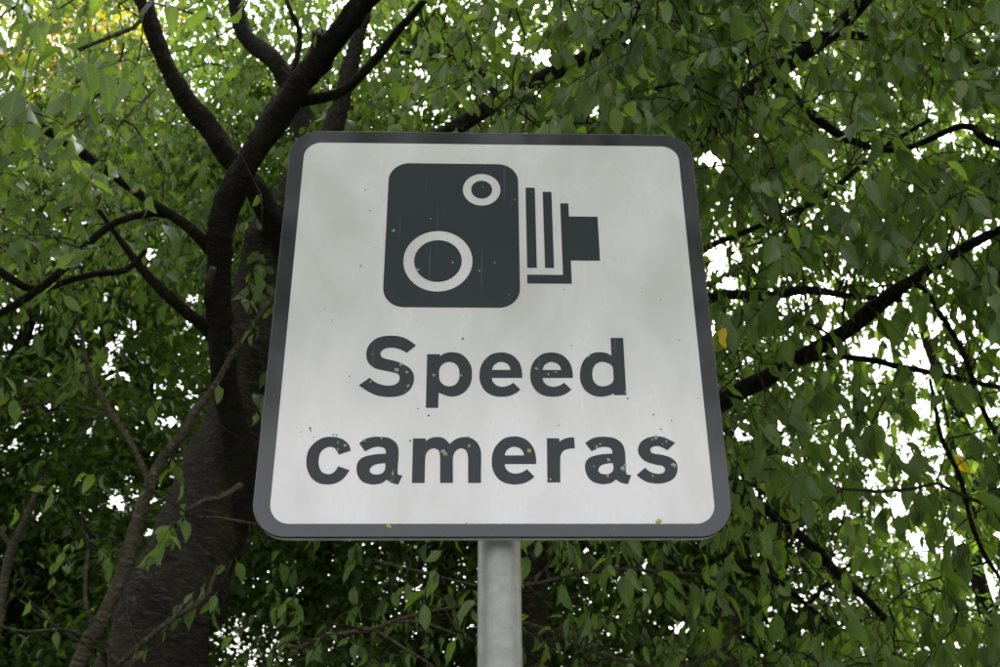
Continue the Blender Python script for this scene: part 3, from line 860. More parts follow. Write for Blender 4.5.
def sample_targets(n, xr, yr, depth, seed, wfun=None):
    rg = np.random.default_rng(seed)
    px = rg.uniform(xr[0], xr[1], n * 3); py = rg.uniform(yr[0], yr[1], n * 3)
    w = keep_prob(px, py + 14, 1.15)
    if wfun is not None:
        w = w * wfun(px, py)
    k = rg.uniform(size=len(px)) < w
    px, py = px[k][:n], py[k][:n]
    Y = depth(px, py, rg)
    P = np.array([at(a, b, c) for a, b, c in zip(px, py, Y)])
    return P[(P[:, 2] > 1.2) & (P[:, 2] < 9.5)]

# ------------------------------------------------------------ cherry tree on the left
t1 = empty('cherry_tree', 'thick dark leaning cherry tree with forked limbs left of the sign', 'tree')
base = at(150, 667, 4.5)
TR = traced([(154, 667, 51, 4.5), (176, 600, 48, 4.5), (200, 540, 45, 4.55), (223, 480, 41, 4.6), (240, 420, 37, 4.6), (252, 360, 32, 4.6), (262, 300, 30, 4.6), (275, 240, 27, 4.55),
             (300, 190, 18, 4.5), (332, 130, 10, 4.4), (352, 60, 7, 4.3), (372, -20, 6, 4.2), (390, -140, 5, 4.1)])
P0, R0 = TR
low = np.array([[P0[0][0] - 0.30, 4.45, -0.15], [P0[0][0] - 0.27, 4.45, 0.25], [P0[0][0] - 0.17, 4.46, 1.1]])
P0 = np.vstack([low, P0]); R0 = np.concatenate([[0.48, 0.36, 0.30], R0])
NODES1 = []
def limb(tree, store, pts, mat, name='limb', sides=14, ridge=0.0, rough=0.18, step=0.05, label=None):
    P, R = traced(pts) if not isinstance(pts, tuple) else pts
    o, Pc, Rc = stem(name, P, R, mat, tree, sides=sides, step=step, rough=rough, ridge=ridge, seed=len(store) + 3)
    store.append(Pc)
    if label:
        o['label'] = label
    return o
limb(t1, NODES1, (P0, R0), M_bark, 'trunk', sides=48, ridge=0.003, rough=0.24, step=0.022)
NODES1[-1] = NODES1[-1][60:]
A = [(252, 520, 15.1, 4.45), (244, 470, 14.3, 4.35), (229, 410, 13.0, 4.2), (221, 345, 12.6, 4.05), (219, 280, 12.6, 3.9), (222, 225, 12.6, 3.75), (236, 185, 12.6, 3.65), (262, 140, 12.6, 3.55), (290, 97, 12.6, 3.45),
     (320, 58, 11.8, 3.35), (347, 22, 10.9, 3.2), (378, -14, 10.1, 3.05), (420, -60, 10.1, 2.8), (470, -130, 10.1, 2.4)]
limb(t1, NODES1, A, M_limb, sides=20, ridge=0.003, step=0.03, rough=0.3)
limb(t1, NODES1, [(318, 62, 10, 3.36), (322, 44, 10.5, 3.3), (323, 33, 11, 3.26)], M_limb, 'stub', rough=0.05)
Bp = [(292, 262, 11.9, 4.5), (270, 215, 11.5, 4.3), (250, 182, 11.0, 4.15), (228, 155, 11.0, 4.05), (205, 122, 10.2, 3.95), (183, 94, 9.3, 3.85), (166, 62, 8.5, 3.75), (152, 28, 8.5, 3.65), (140, -12, 7.6, 3.55), (120, -80, 6.8, 3.4), (90, -180, 5.1, 3.2)]
limb(t1, NODES1, Bp, M_limb, sides=20, ridge=0.003, step=0.03, rough=0.3)
limb(t1, NODES1, [(300, 100, 7, 3.5), (325, 97, 5.5, 3.5), (347, 88, 5, 3.45), (375, 60, 4.5, 3.4), (400, 28, 3.8, 3.3), (420, 5, 3.5, 3.2), (440, -30, 3, 3.1)], M_limb, sides=10)
limb(t1, NODES1, [(292, 78, 3.5, 3.45), (300, 35, 2.8, 3.4), (288, 5, 2.4, 3.3), (280, -30, 2, 3.3)], M_limb, sides=8)
limb(t1, NODES1, [(213, 252, 7, 3.85), (195, 233, 6, 3.75), (177, 219, 5.5, 3.7), (136, 192, 5, 3.55), (102, 167, 4.8, 3.45), (51, 133, 4.5, 3.3), (0, 105, 4.2, 3.2), (-60, 85, 3.5, 3.0)], M_limb, sides=10)
limb(t1, NODES1, [(215, 250, 5, 3.9), (168, 215, 4, 3.7), (119, 221, 3.5, 3.6), (85, 247, 3.8, 3.6), (65, 268, 4, 3.6), (37, 290, 4, 3.6), (0, 313, 4, 3.6), (-50, 335, 3.5, 3.6)], M_limb, sides=10)
limb(t1, NODES1, [(146, 250, 2, 3.7), (126, 270, 3, 3.7), (95, 274, 3, 3.7), (68, 281, 3.2, 3.7), (45, 288, 3.5, 3.7), (24, 287, 4, 3.65), (0, 271, 4, 3.6), (-40, 255, 3.5, 3.5)], M_limb, sides=10)
limb(t1, NODES1, [(222, 348, 8, 4.1), (207, 329, 7, 4.05), (190, 315, 6, 4.0), (170, 298, 5.5, 3.95), (146, 274, 4.5, 3.9), (120, 240, 3, 3.85), (95, 205, 2, 3.8)], M_limb, sides=10)
limb(t1, NODES1, [(208, 292, 4, 3.85), (209, 280, 3.6, 3.75), (213, 268, 3.4, 3.7)], M_pale, 'stub')
limb(t1, NODES1, [(240, 486, 4, 4.15), (235, 489, 3, 4.1), (219, 498, 2.5, 4.0), (204, 500, 2.2, 3.95), (192, 507, 1.8, 3.9), (184, 511, 1.2, 3.9)], M_pale, 'dead_branch', sides=8)
limb(t1, NODES1, [(262, 526, 1.4, 4.0), (240, 521, 1.4, 3.9), (212, 517, 1.3, 3.9), (195, 517, 1, 3.9)], M_pale, 'dead_branch', sides=6)
limb(t1, NODES1, [(290, 235, 9, 4.5), (350, 195, 8.5, 4.3), (410, 155, 8.5, 4.2), (452, 130, 8, 4.1), (483, 111, 8, 4.05), (507, 97, 8, 4.0), (548, 75, 8, 3.9), (578, 61, 7.5, 3.85), (609, 41, 7, 3.8), (632, 16, 6, 3.7), (660, -25, 5.5, 3.6), (720, -90, 4, 3.4)], M_limb, sides=14)
limb(t1, NODES1, [(497, 100, 3.5, 4.0), (492, 85, 3.5, 4.0), (480, 72, 3.2, 4.0), (463, 60, 2.8, 3.95), (440, 55, 2.4, 3.9), (400, 52, 2, 3.9)], M_limb, sides=8)
limb(t1, NODES1, [(305, 170, 10, 4.5), (300, 110, 9.5, 4.5), (275, 62, 9, 4.4), (245, 35, 8.5, 4.4), (232, -20, 7, 4.3), (228, -90, 5, 4.2)], M_limb, sides=12)
# limbs over the viewer's head
limb(t1, NODES1, [(470, -130, 12, 2.4), (500, -260, 12, 1.9), (520, -500, 13, 1.2)], M_limb, sides=10)
oh = np.array([at(520, -500, 1.2), [0.3, 0.2, 4.9], [0.6, -1.0, 5.3], [0.8, -2.4, 5.5], [0.9, -3.6, 5.5]])
limb(t1, NODES1, (oh, np.array([0.034, 0.03, 0.026, 0.02, 0.012])), M_limb, sides=10)
oh2 = np.array([[0.3, 0.2, 4.9], [-0.7, -0.8, 5.2], [-1.6, -2.0, 5.3], [-2.4, -3.2, 5.3]])
limb(t1, NODES1, (oh2, np.array([0.028, 0.024, 0.018, 0.01])), M_limb, sides=10)

def depth1(px, py, rg):
    n = len(px)
    u = rg.uniform(size=n)
    hi = np.clip((300 - py) / 300, 0, 1)
    near = 3.4 - 0.7 * hi
    open_ = (px > 110) & (px < 420)                    # the bare lower limbs stay in view here
    far = rg.uniform(3.6, 7.5, n)
    far = np.where(open_, rg.uniform(4.3, 7.5, n), far)
    return np.where((u < 0.24) & ~(open_ & (u > 0.02)), near + rg.uniform(-0.25, 0.7, n), far)
def w1(px, py):
    w = np.ones(len(px))
    w *= np.where(px < 260, 1 / (1 + np.exp((py - 275) / 22)), 1)            # lower edge of the crown on the left
    w *= np.where((px > 262) & (px < 722) & (py > 150) & (py < 520), 0.22, 1)
    w *= np.where(px > 640, np.exp(-((px - 640) / 120) ** 2), 1)
    w *= np.where(py > 540, 0.0, 1)
    w *= np.where((px < 80) & (py < 60) & (px > -60), 0.35, 1)
    w *= np.where((px > 262) & (px < 722) & (py > 420), 0.2, 1)
    return w
tg = sample_targets(4300, (-260, 800), (-330, 545), depth1, 21, w1)
rg2 = np.random.default_rng(5)
over = np.stack([rg2.uniform(-3.2, 2.8, 1150), rg2.uniform(-5.2, 0.4, 1150), rg2.uniform(4.4, 6.0, 1150)], -1)
over = np.vstack([over, np.stack([rg2.uniform(-2.0, 1.8, 120), rg2.uniform(-2.2, -0.1, 120), rg2.uniform(4.0, 4.6, 120)], -1),
                  np.stack([rg2.uniform(-5.5, -3.0, 300), rg2.uniform(-0.5, 3.2, 300), rg2.uniform(1.6, 5.0, 300)], -1)])  # last block: side shoots added out of view to shade post and sign
tg = np.vstack([tg, over])
rg2.shuffle(tg)
tg = np.vstack([tg, [at(a_, b_, c_) for a_, b_, c_ in ((150, 400, 3.9), (250, 300, 3.9), (262, 395, 4.0), (232, 560, 4.0), (120, 470, 3.8), (215, 615, 3.9), (255, 330, 3.8), (175, 520, 3.7))]])
sh = grow(t1, np.concatenate(NODES1), None, tg, 10, M_twig, 31, 0.8)
LP = leaf_shoots(sh, 41, droop=0.9)
# big near leaves at the upper left, hanging from a bare grey twig
bt = limb(t1, NODES1, [(215, -60, 2.6, 2.75), (150, 3, 2.2, 2.35), (141, 20, 2.0, 2.3), (133, 28, 2.0, 2.3), (112, 36, 1.9, 2.3), (95, 43, 1.8, 2.3), (78, 50, 1.8, 2.3)], M_pale, 'branch', sides=8)
near_leaves = [  # base px,py ; tip px,py ; Y
    (72, 44, 22, 68, 2.25), (74, 52, 45, 94, 2.25), (66, 88, 46, 126, 2.3), (84, 56, 90, 92, 2.35), (104, 68, 114, 108, 2.3), (98, 64, 78, 104, 2.4), (112, 84, 104, 124, 2.5), (18, 84, 8, 122, 2.6), (30, 100, 24, 140, 2.7), (82, 40, 64, 62, 2.4),
    (158, 34, 118, 66, 2.35), (162, 34, 138, 66, 2.3), (172, 50, 163, 95, 2.2), (156, 36, 150, 72, 2.45), (40, 22, 8, 48, 2.2), (36, 18, 44, 46, 2.5), (8, 36, -6, 62, 2.2), (182, 28, 212, 10, 2.5),
    (244, 2, 228, 30, 2.3), (120, 70, 122, 122, 2.6), (150, 222, 118, 238, 3.0), (146, 226, 146, 280, 3.0), (154, 224, 170, 268, 3.0), (138, 214, 118, 262, 3.1), (160, 220, 184, 250, 3.1), (128, 222, 132, 252, 3.2),
    (86, 74, 60, 128, 2.5), (52, 18, 22, 40, 2.6), (168, 0, 180, 30, 2.5), (266, 216, 258, 240, 3.6), (253, 268, 262, 312, 3.7)]
P, Bm, S, tint = LP
nP, nB, nS = [], [], []
for bx, by, tx, ty, Y in near_leaves:
    p = at(bx, by, Y); e = at(tx, ty, Y - random.uniform(0.0, 0.05))
    S_ = np.linalg.norm(e - p) * 1.08
    S_ *= 0.9
    d = norm(e - p)
    b = basis(d[None], np.array([random.uniform(-1.1, 1.1)]))[0]
    nP.append(p); nB.append(b); nS.append(S_)
P = np.vstack([P, nP]); Bm = np.concatenate([Bm, nB]); S = np.concatenate([S, nS]); tint = np.concatenate([tint, rng.uniform(0.1, 0.5, len(nP))])
# keep the air in front of and around the sign free
def bough_samples(store):
    q = np.concatenate([c[::3] for c in store])
    x, y, z = project(q)
    k = (z > 0.5) & (x > -50) & (x < 1050) & (y > -50) & (y < 700)
    return x[k], y[k], z[k]
def clear_sign(P, Bm, S, tint, store=None, wide=None):
    px, py, z = project(P)
    bad = (z > 0) & (z < 2.5) & (px > 225) & (px < 760) & (py > 90)
    bad |= (z > 0.05) & (z < 1.9) & (px > -150) & (px < 1150) & (py > -120) & (py < 800)
    cx, cy, _ = project(P + Bm[:, :, 1] * S[:, None] * 0.55)
    bad |= (z > 3.6) & (rng.uniform(size=len(P)) > keep_prob(cx, cy, 0.9))
    if store is not None:                     # leaves do not sprout from the bare underside of the boughs
        bx, by, bz = bough_samples(store)
        for c in range(0, len(P), 4000):
            sl_ = slice(c, c + 4000)
            d2 = (cx[sl_, None] - bx) ** 2 + (cy[sl_, None] - by) ** 2
            j = d2.argmin(1)
            hit = (d2[np.arange(len(j)), j] < 24 ** 2) & (z[sl_] < bz[j])
            bad[sl_] |= hit & (rng.uniform(size=len(j)) < 0.9)
    if wide is not None:
        bx, by, bz = bough_samples(wide)
        d2 = (cx[:, None] - bx) ** 2 + (cy[:, None] - by) ** 2
        j = d2.argmin(1)
        bad |= (d2[np.arange(len(j)), j] < 33 ** 2) & (z < bz[j]) & (rng.uniform(size=len(j)) < 0.93)
    return P[~bad], Bm[~bad], S[~bad], tint[~bad]
foliage(t1, *clear_sign(P, Bm, S, tint, NODES1[1:6] + NODES1[8:10] + NODES1[12:14]), M_leaf)

# ------------------------------------------------------------ second cherry, behind the sign and to the right
t2 = empty('cherry_tree', 'drooping cherry tree rising behind the post, its boughs filling the right side', 'tree')
NODES2 = []
pb = at(536, 667, 5.8)
trk = traced([(536, 667, 15, 5.8), (534, 600, 14, 5.8), (536, 540, 14, 5.8), (545, 460, 13, 5.75), (560, 380, 12.5, 5.7), (585, 300, 12, 5.6), (600, 220, 11, 5.5), (612, 120, 9, 5.4), (618, 0, 7, 5.3), (610, -150, 5, 5.2)])
lo = np.array([[pb[0] - 0.12, 5.8, -0.1], [pb[0] - 0.1, 5.8, 0.3], [pb[0] - 0.04, 5.8, 1.2]])
limb(t2, NODES2, (np.vstack([lo, trk[0]]), np.concatenate([[0.2, 0.14, 0.11], trk[1]])), M_bark, 'trunk', sides=28, ridge=0.003, step=0.03)
NODES2[-1] = NODES2[-1][50:]
limb(t2, NODES2, [(590, 270, 13, 5.6), (630, 200, 13, 5.2), (660, 165, 13, 4.9), (690, 143, 13, 4.6), (714, 128, 12.5, 4.4), (738, 104, 11, 4.3), (775, 72, 9, 4.2), (833, 32, 8, 4.0), (872, -10, 7, 3.8), (930, -90, 5, 3.6)], M_limb, sides=16)
limb(t2, NODES2, [(560, 400, 8, 5.7), (620, 330, 7, 5.6), (680, 302, 6, 5.5), (709, 298, 5.5, 5.4), (738, 294, 5.5, 5.4), (765, 297, 5, 5.3), (806, 290, 4.5, 5.3), (850, 296, 3, 5.2), (900, 300, 2.5, 5.2)], M_limb, sides=10)
limb(t2, NODES2, [(548, 500, 11, 5.7), (610, 468, 10, 5.4), (670, 435, 10, 5.1), (721, 403, 9.5, 4.8), (742, 390, 9, 4.7), (772, 375, 8.5, 4.6), (796, 358, 7.5, 4.5), (827, 343, 8, 4.45), (850, 328, 8, 4.4), (871, 311, 8, 4.3), (898, 290, 7, 4.2), (912, 281, 6, 4.15), (960, 250, 5, 4.0), (1030, 215, 4, 3.9)], M_limb, sides=16)
limb(t2, NODES2, [(780, 370, 3.2, 4.6), (825, 357, 2.9, 4.6), (871, 360, 3.2, 4.6), (895, 366, 3.2, 4.6), (919, 370, 2.9, 4.6), (966, 380, 2.9, 4.6), (1000, 387, 2.6, 4.6), (1070, 392, 2.0, 4.6)], M_limb, sides=10)
limb(t2, NODES2, [(600, 330, 4, 5.6), (680, 262, 3.2, 5.4), (759, 226, 3, 5.3), (790, 213, 3, 5.3), (827, 194, 3, 5.2), (880, 150, 2.5, 5.1), (930, 120, 2, 5.0)], M_limb, sides=8)
limb(t2, NODES2, [(552, 470, 7, 5.7), (620, 440, 6, 5.7), (690, 462, 5.5, 5.8), (735, 488, 5.5, 5.8), (769, 511, 5.5, 5.8), (796, 532, 5, 5.8), (820, 552, 5, 5.8), (837, 573, 4.5, 5.8), (864, 597, 4, 5.8), (905, 640, 3, 5.8)], M_limb, sides=10)
limb(t2, NODES2, [(540, 560, 5, 5.9), (640, 520, 4.5, 6.0), (700, 540, 4, 6.1), (742, 566, 3.5, 6.2), (769, 576, 3.2, 6.2), (789, 590, 3, 6.2), (830, 625, 2, 6.2)], M_limb, sides=8)
limb(t2, NODES2, [(912, 281, 2.4, 4.15), (925, 290, 2.4, 4.1), (939, 312, 2.4, 4.1), (960, 346, 2.4, 4.1), (973, 380, 2.7, 4.1), (983, 410, 2.7, 4.1), (1002, 445, 2.4, 4.1), (1040, 520, 1.8, 4.1)], M_limb, sides=8)
limb(t2, NODES2, [(930, 380, 1.8, 4.5), (936, 410, 2.1, 4.4), (942, 440, 2.4, 4.3), (960, 477, 2.4, 4.3), (970, 518, 2.4, 4.3), (983, 552, 2.3, 4.3), (1004, 585, 1.8, 4.3), (1030, 640, 1.2, 4.3)], M_limb, sides=8)
limb(t2, NODES2, [(775, 72, 5, 4.2), (790, 95, 5, 4.2), (817, 119, 4.5, 4.2), (850, 140, 3.5, 4.2), (900, 150, 3, 4.1), (963, 126, 3.5, 3.9), (990, 142, 4, 3.8), (1040, 150, 4, 3.7)], M_limb, sides=8)
limb(t2, NODES2, [(833, 32, 4, 4.0), (880, 40, 3.6, 3.9), (940, 60, 3, 3.8), (1010, 62, 2.5, 3.7)], M_limb, sides=8)

def depth2(px, py, rg):
    n = len(px)
    u = rg.uniform(size=n)
    lo_ = np.clip((py - 150) / 500, 0, 1)
    near = 2.9 + 0.8 * lo_
    return np.where(u < 0.27, near + rg.uniform(-0.3, 0.9, n), rg.uniform(4.0, 8.5, n))
def w2(px, py):
    w = np.ones(len(px))
    w *= np.where(px < 700, np.exp(-((700 - px) / 130) ** 2), 1)
    w *= np.where((px < 722) & (py > 150) & (py < 520), 0.25, 1)
    w *= np.where((px < 760) & (py > 500), 0.12, 1)
    w *= np.where(py > 300, 0.54, 1)
    return w
tg = sample_targets(5200, (450, 1260), (-330, 760), depth2, 22, w2)
rg2 = np.random.default_rng(66)
tg = np.vstack([tg, np.stack([rg2.uniform(3.2, 5.5, 300), rg2.uniform(-0.5, 3.0, 300), rg2.uniform(1.6, 5.0, 300)], -1)])  # unseen shoots added off to the right to block side light on the post
np.random.default_rng(6).shuffle(tg)
sh = grow(t2, np.concatenate(NODES2), None, tg, 11, M_twig, 32, 1.2, shoot_len=(0.3, 0.6))
P, Bm, S, tint = leaf_shoots(sh, 42, droop=1.35, size=(0.11, 0.175))
p = at(716, 132, 3.4); e = at(724, 158, 3.4); d = norm(e - p)
P = np.vstack([P, [p]]); Bm = np.concatenate([Bm, basis(d[None], np.array([0.2]))]); S = np.append(S, np.linalg.norm(e - p) * 1.1); tint = np.append(tint, 1.0)
P, Bm, S, tint = clear_sign(P, Bm, S, tint, NODES2[1:11], [NODES2[3][len(NODES2[3]) // 3:len(NODES2[3]) * 3 // 5]])
for bx, by, tx, ty, Y in ((718, 130, 726, 159, 2.9), (722, 132, 716, 156, 2.95)):
    p = at(bx, by, Y); e = at(tx, ty, Y); d = norm(e - p)
    P = np.vstack([P, [p]]); Bm = np.concatenate([Bm, basis(d[None], np.array([0.2]))]); S = np.append(S, np.linalg.norm(e - p) * 1.15); tint = np.append(tint, 1.0)
foliage(t2, P, Bm, S, tint, M_leaf)

# ------------------------------------------------------------ slender pale sapling and other small stems
t3 = empty('sapling', 'slender pale forked sapling leaning in front of the thick dark trunk', 'young tree')
ND = []
g0 = traced([(78, 667, 8, 3.9), (99, 627, 7.5, 3.9), (119, 583, 7, 3.9), (128, 555, 6.8, 3.9), (136, 525, 6.3, 3.9), (150, 484, 6, 3.9), (163, 458, 5.2, 3.9), (180, 438, 4.6, 3.9), (195, 412, 4.2, 3.9), (214, 387, 3.4, 3.95), (235, 350, 2.8, 4.0), (253, 325, 2.4, 4.0), (270, 302, 2.2, 4.05), (300, 262, 1.8, 4.1)])
lo = np.array([[g0[0][0][0] - 0.32, 3.9, -0.1], [g0[0][0][0] - 0.2, 3.9, 0.9]])
limb(t3, ND, (np.vstack([lo, g0[0]]), np.concatenate([[0.05, 0.04], g0[1]])), M_pale, 'trunk', sides=14, rough=0.12)
limb(t3, ND, [(150, 484, 4, 3.9), (146, 474, 3.4, 3.9), (138, 456, 3, 3.9), (129, 440, 2.8, 3.9), (116, 420, 2.6, 3.9), (104, 402, 2.4, 3.9), (92, 380, 2.2, 3.9), (85, 358, 2, 3.9), (82, 336, 1.9, 3.9), (73, 295, 1.4, 3.9)], M_pale, sides=8)
limb(t3, ND, [(142, 515, 2, 3.9), (155, 504, 1.6, 3.85), (173, 493, 1.0, 3.8)], M_pale, sides=6)
limb(t3, ND, [(98, 629, 2.6, 3.9), (92, 622, 2.4, 3.88), (86, 606, 2.2, 3.86), (85, 590, 2.1, 3.86), (86, 570, 2, 3.86), (88, 550, 1.7, 3.86)], M_pale, sides=6)
limb(t3, ND, [(103, 648, 1.4, 3.9), (88, 637, 1.5, 3.8), (60, 629, 1.6, 3.7), (28, 632, 1.6, 3.6), (-10, 624, 1.5, 3.5)], M_pale, sides=6)
limb(t3, ND, [(104, 652, 1.0, 3.9), (74, 638, 1.1, 3.8), (48, 620, 1.2, 3.7), (20, 600, 1.1, 3.6)], M_pale, sides=6)
limb(t3, ND, [(116, 420, 1.3, 3.9), (100, 412, 1.3, 3.9), (70, 405, 1.2, 3.9), (40, 403, 1.1, 3.9), (0, 408, 1, 3.9)], M_pale, sides=6)
sh = grow(t3, np.concatenate(ND)[20:], None, np.array([at(x, y, Y) for x, y, Y in ((95, 545, 3.8), (80, 535, 3.9), (70, 560, 3.8), (104, 548, 3.9), (30, 600, 3.5), (50, 330, 4.0), (90, 300, 4.1), (60, 290, 4.0), (20, 395, 4.0))]), 3, M_twig, 33, 0.6, shoot_len=(0.1, 0.2))
TW = [(t3, ND, 34, 91)]
foliage(t3, *leaf_shoots(sh, 43, per=(4, 7), size=(0.06, 0.1), droop=0.9), M_leaf, singles=80)

t4 = empty('sapling', 'thin grey sapling stem at the lower left edge', 'young tree')
ND = []
g0 = traced([(-4, 640, 4.5, 4.2), (0, 610, 4.2, 4.2), (7, 566, 4, 4.2), (12, 548, 4, 4.2), (20, 530, 3.6, 4.2), (30, 508, 3, 4.2), (42, 478, 2, 4.2)])
lo = np.array([[g0[0][0][0] - 0.05, 4.2, -0.1], [g0[0][0][0] - 0.02, 4.2, 0.9]])
limb(t4, ND, (np.vstack([lo, g0[0]]), np.concatenate([[0.03, 0.027], g0[1]])), M_pale, 'trunk', sides=10)
limb(t4, ND, [(12, 548, 3, 4.2), (4, 536, 2.5, 4.2), (-6, 522, 2, 4.2)], M_pale, sides=6)
sh = grow(t4, np.concatenate(ND)[20:], None, np.array([at(x, y, Y) for x, y, Y in ((20, 470, 4.2), (50, 460, 4.1), (-30, 500, 4.1), (60, 500, 4.4))]), 2, M_twig, 34, 0.6, shoot_len=(0.1, 0.2))
TW.append((t4, ND, 12, 92))
foliage(t4, *leaf_shoots(sh, 44, per=(4, 7), size=(0.05, 0.08), droop=0.8), M_leaf_far, singles=40)

# ------------------------------------------------------------ shrubs below the sign with arching bare twigs
t5 = empty('shrub', 'leafy shrub with arching bare twigs under the sign, left of the post', 'shrub')
ND = []
b5 = np.array([at(280, 667, 4.4)[0], 4.4, 0.0])
limb(t5, ND, (np.array([b5, b5 + [0.05, 0, 1.0], at(270, 667, 4.3), at(300, 648, 4.2), at(330, 636, 4.1), at(374, 629, 4.0), at(391, 622, 3.95), at(422, 613, 3.9), at(455, 607, 3.85), at(490, 602, 3.8)]),
                np.array([0.02, 0.016, 0.012, 0.011, 0.010, 0.009, 0.008, 0.007, 0.006, 0.004])), M_pale, sides=8)
limb(t5, ND, [(374, 629, 1.8, 4.0), (392, 640, 1.6, 3.95), (410, 652, 1.4, 3.9), (436, 668, 1.2, 3.85), (460, 690, 1, 3.8)], M_pale, sides=6)
limb(t5, ND, [(391, 622, 1.5, 3.95), (420, 622, 1.4, 3.9), (450, 632, 1.2, 3.9), (475, 643, 1, 3.85)], M_pale, sides=6)
limb(t5, ND, [(374, 560, 1.6, 4.4), (400, 567, 1.7, 4.4), (430, 574, 1.7, 4.4), (460, 582, 1.5, 4.4), (500, 590, 1.2, 4.4)], M_pale, sides=6)
i0 = traced([(105, 680, 4, 4.0), (119, 664, 3.6, 3.95), (146, 640, 3.2, 3.9), (168, 622, 3.2, 3.9), (184, 612, 2.8, 3.9), (200, 603, 2.4, 3.85), (209, 592, 2, 3.85), (213, 580, 1.8, 3.85), (218, 566, 1.4, 3.85)])
limb(t5, ND, (np.vstack([[b5], i0[0]]), np.concatenate([[0.02], i0[1]])), M_pale, sides=8)
limb(t5, ND, [(118, 690, 1.4, 3.9), (133, 662, 1.6, 3.9), (137, 648, 1.6, 3.9)], M_pale, sides=6)
def dsh(px, py, rg):
    return rg.uniform(3.6, 5.6, len(px))
tg = sample_targets(120, (225, 500), (585, 860), dsh, 23, lambda px, py: np.where((px < 250) & (py < 640), 0.1, 1.0))
tg = tg[tg[:, 2] > 0.6]
sh = grow(t5, np.concatenate(ND), None, tg, 8, M_twig, 35, 0.6, shoot_len=(0.2, 0.35))
TW.append((t5, ND, 40, 93))
foliage(t5, *leaf_shoots(sh, 45, per=(7, 12), size=(0.06, 0.1), droop=0.8, yellow=0.004), M_leaf, singles=300)

t6 = empty('shrub', 'leafy shrub with thin arching twigs under the sign, right of the post', 'shrub')
ND = []
b6 = np.array([at(700, 667, 4.6)[0], 4.6, 0.0])
limb(t6, ND, (np.array([b6, b6 + [0.0, 0, 1.2], at(735, 620, 4.5), at(720, 582, 4.3), at(672, 573, 4.1), at(619, 569, 4.0), at(582, 573, 3.95), at(548, 581, 3.9), at(521, 586, 3.9), at(495, 590, 3.9)]),
                np.array([0.02, 0.016, 0.012, 0.010, 0.008, 0.0075, 0.007, 0.007, 0.006, 0.004])), M_pale, sides=8)
limb(t6, ND, [(735, 640, 2.2, 4.5), (680, 668, 2, 4.3), (620, 660, 2, 4.2), (590, 650, 2, 4.1), (570, 641, 1.9, 4.1), (548, 630, 1.8, 4.05), (521, 622, 1.6, 4.0), (495, 615, 1.3, 4.0)], M_pale, sides=6)
limb(t6, ND, [(585, 647, 1.6, 4.1), (600, 632, 1.5, 4.1), (560, 628, 1.4, 4.1), (540, 634, 1, 4.1)], M_pale, sides=6)
tg = sample_targets(140, (505, 860), (590, 860), dsh, 24, lambda px, py: np.where((py < 610) & (px < 590), 0.1, 1.0))
tg = tg[tg[:, 2] > 0.6]
sh = grow(t6, np.concatenate(ND), None, tg, 8, M_twig, 36, 0.8, shoot_len=(0.2, 0.35))
P, Bm, S, tint = leaf_shoots(sh, 46, per=(7, 12), size=(0.06, 0.1), droop=0.9, yellow=0.004)
ex = [(612, 570, 598, 596, 3.9), (628, 569, 622, 604, 3.9), (640, 568, 652, 600, 3.9), (650, 570, 688, 590, 3.9), (660, 572, 676, 606, 3.85), (604, 572, 586, 590, 3.9), (700, 578, 726, 592, 3.8), (714, 588, 752, 616, 3.8), (690, 576, 700, 612, 3.9),
      (360, 560, 340, 580, 4.2)]
for bx, by, tx, ty, Y in ex:
    p = at(bx, by, Y); e = at(tx, ty, Y - 0.05); d = norm(e - p)
    P = np.vstack([P, [p]]); Bm = np.concatenate([Bm, basis(d[None], np.array([random.uniform(-0.5, 0.5)]))]); S = np.append(S, np.linalg.norm(e - p) * 1.1); tint = np.append(tint, 0.55)
TW.append((t6, ND, 34, 94))
foliage(t6, P, Bm, S, tint, M_leaf, singles=300)

def twiglets(tree, store, n, seed, mat, spread=0.22):
    rg = np.random.default_rng(seed)
    q = np.concatenate(store)
    x, y, z = project(q)
    q = q[(z > 0.5) & (x > -40) & (x < 1040) & (y < 720) & (y > 0)]
    for i in range(n):
        s = q[rg.integers(0, len(q))]
        h = norm(rg.normal(size=3) * [1, 0.6, 0.8] + [0, 0, 0.4]); L = rg.uniform(0.4, 1.6) * spread
        P_ = [s]
        for k in range(6):
            P_.append(P_[-1] + h * L / 6); h = norm(h + rg.normal(size=3) * 0.28 + [0, 0, 0.05])
        V, uv, q_ = tube_arrays(np.array(P_), np.linspace(0.0022, 0.0008, 7) * rg.uniform(0.7, 1.4), 5)
        link('twig', np_mesh('twig', V, [q_], uv=uv), mat, tree)
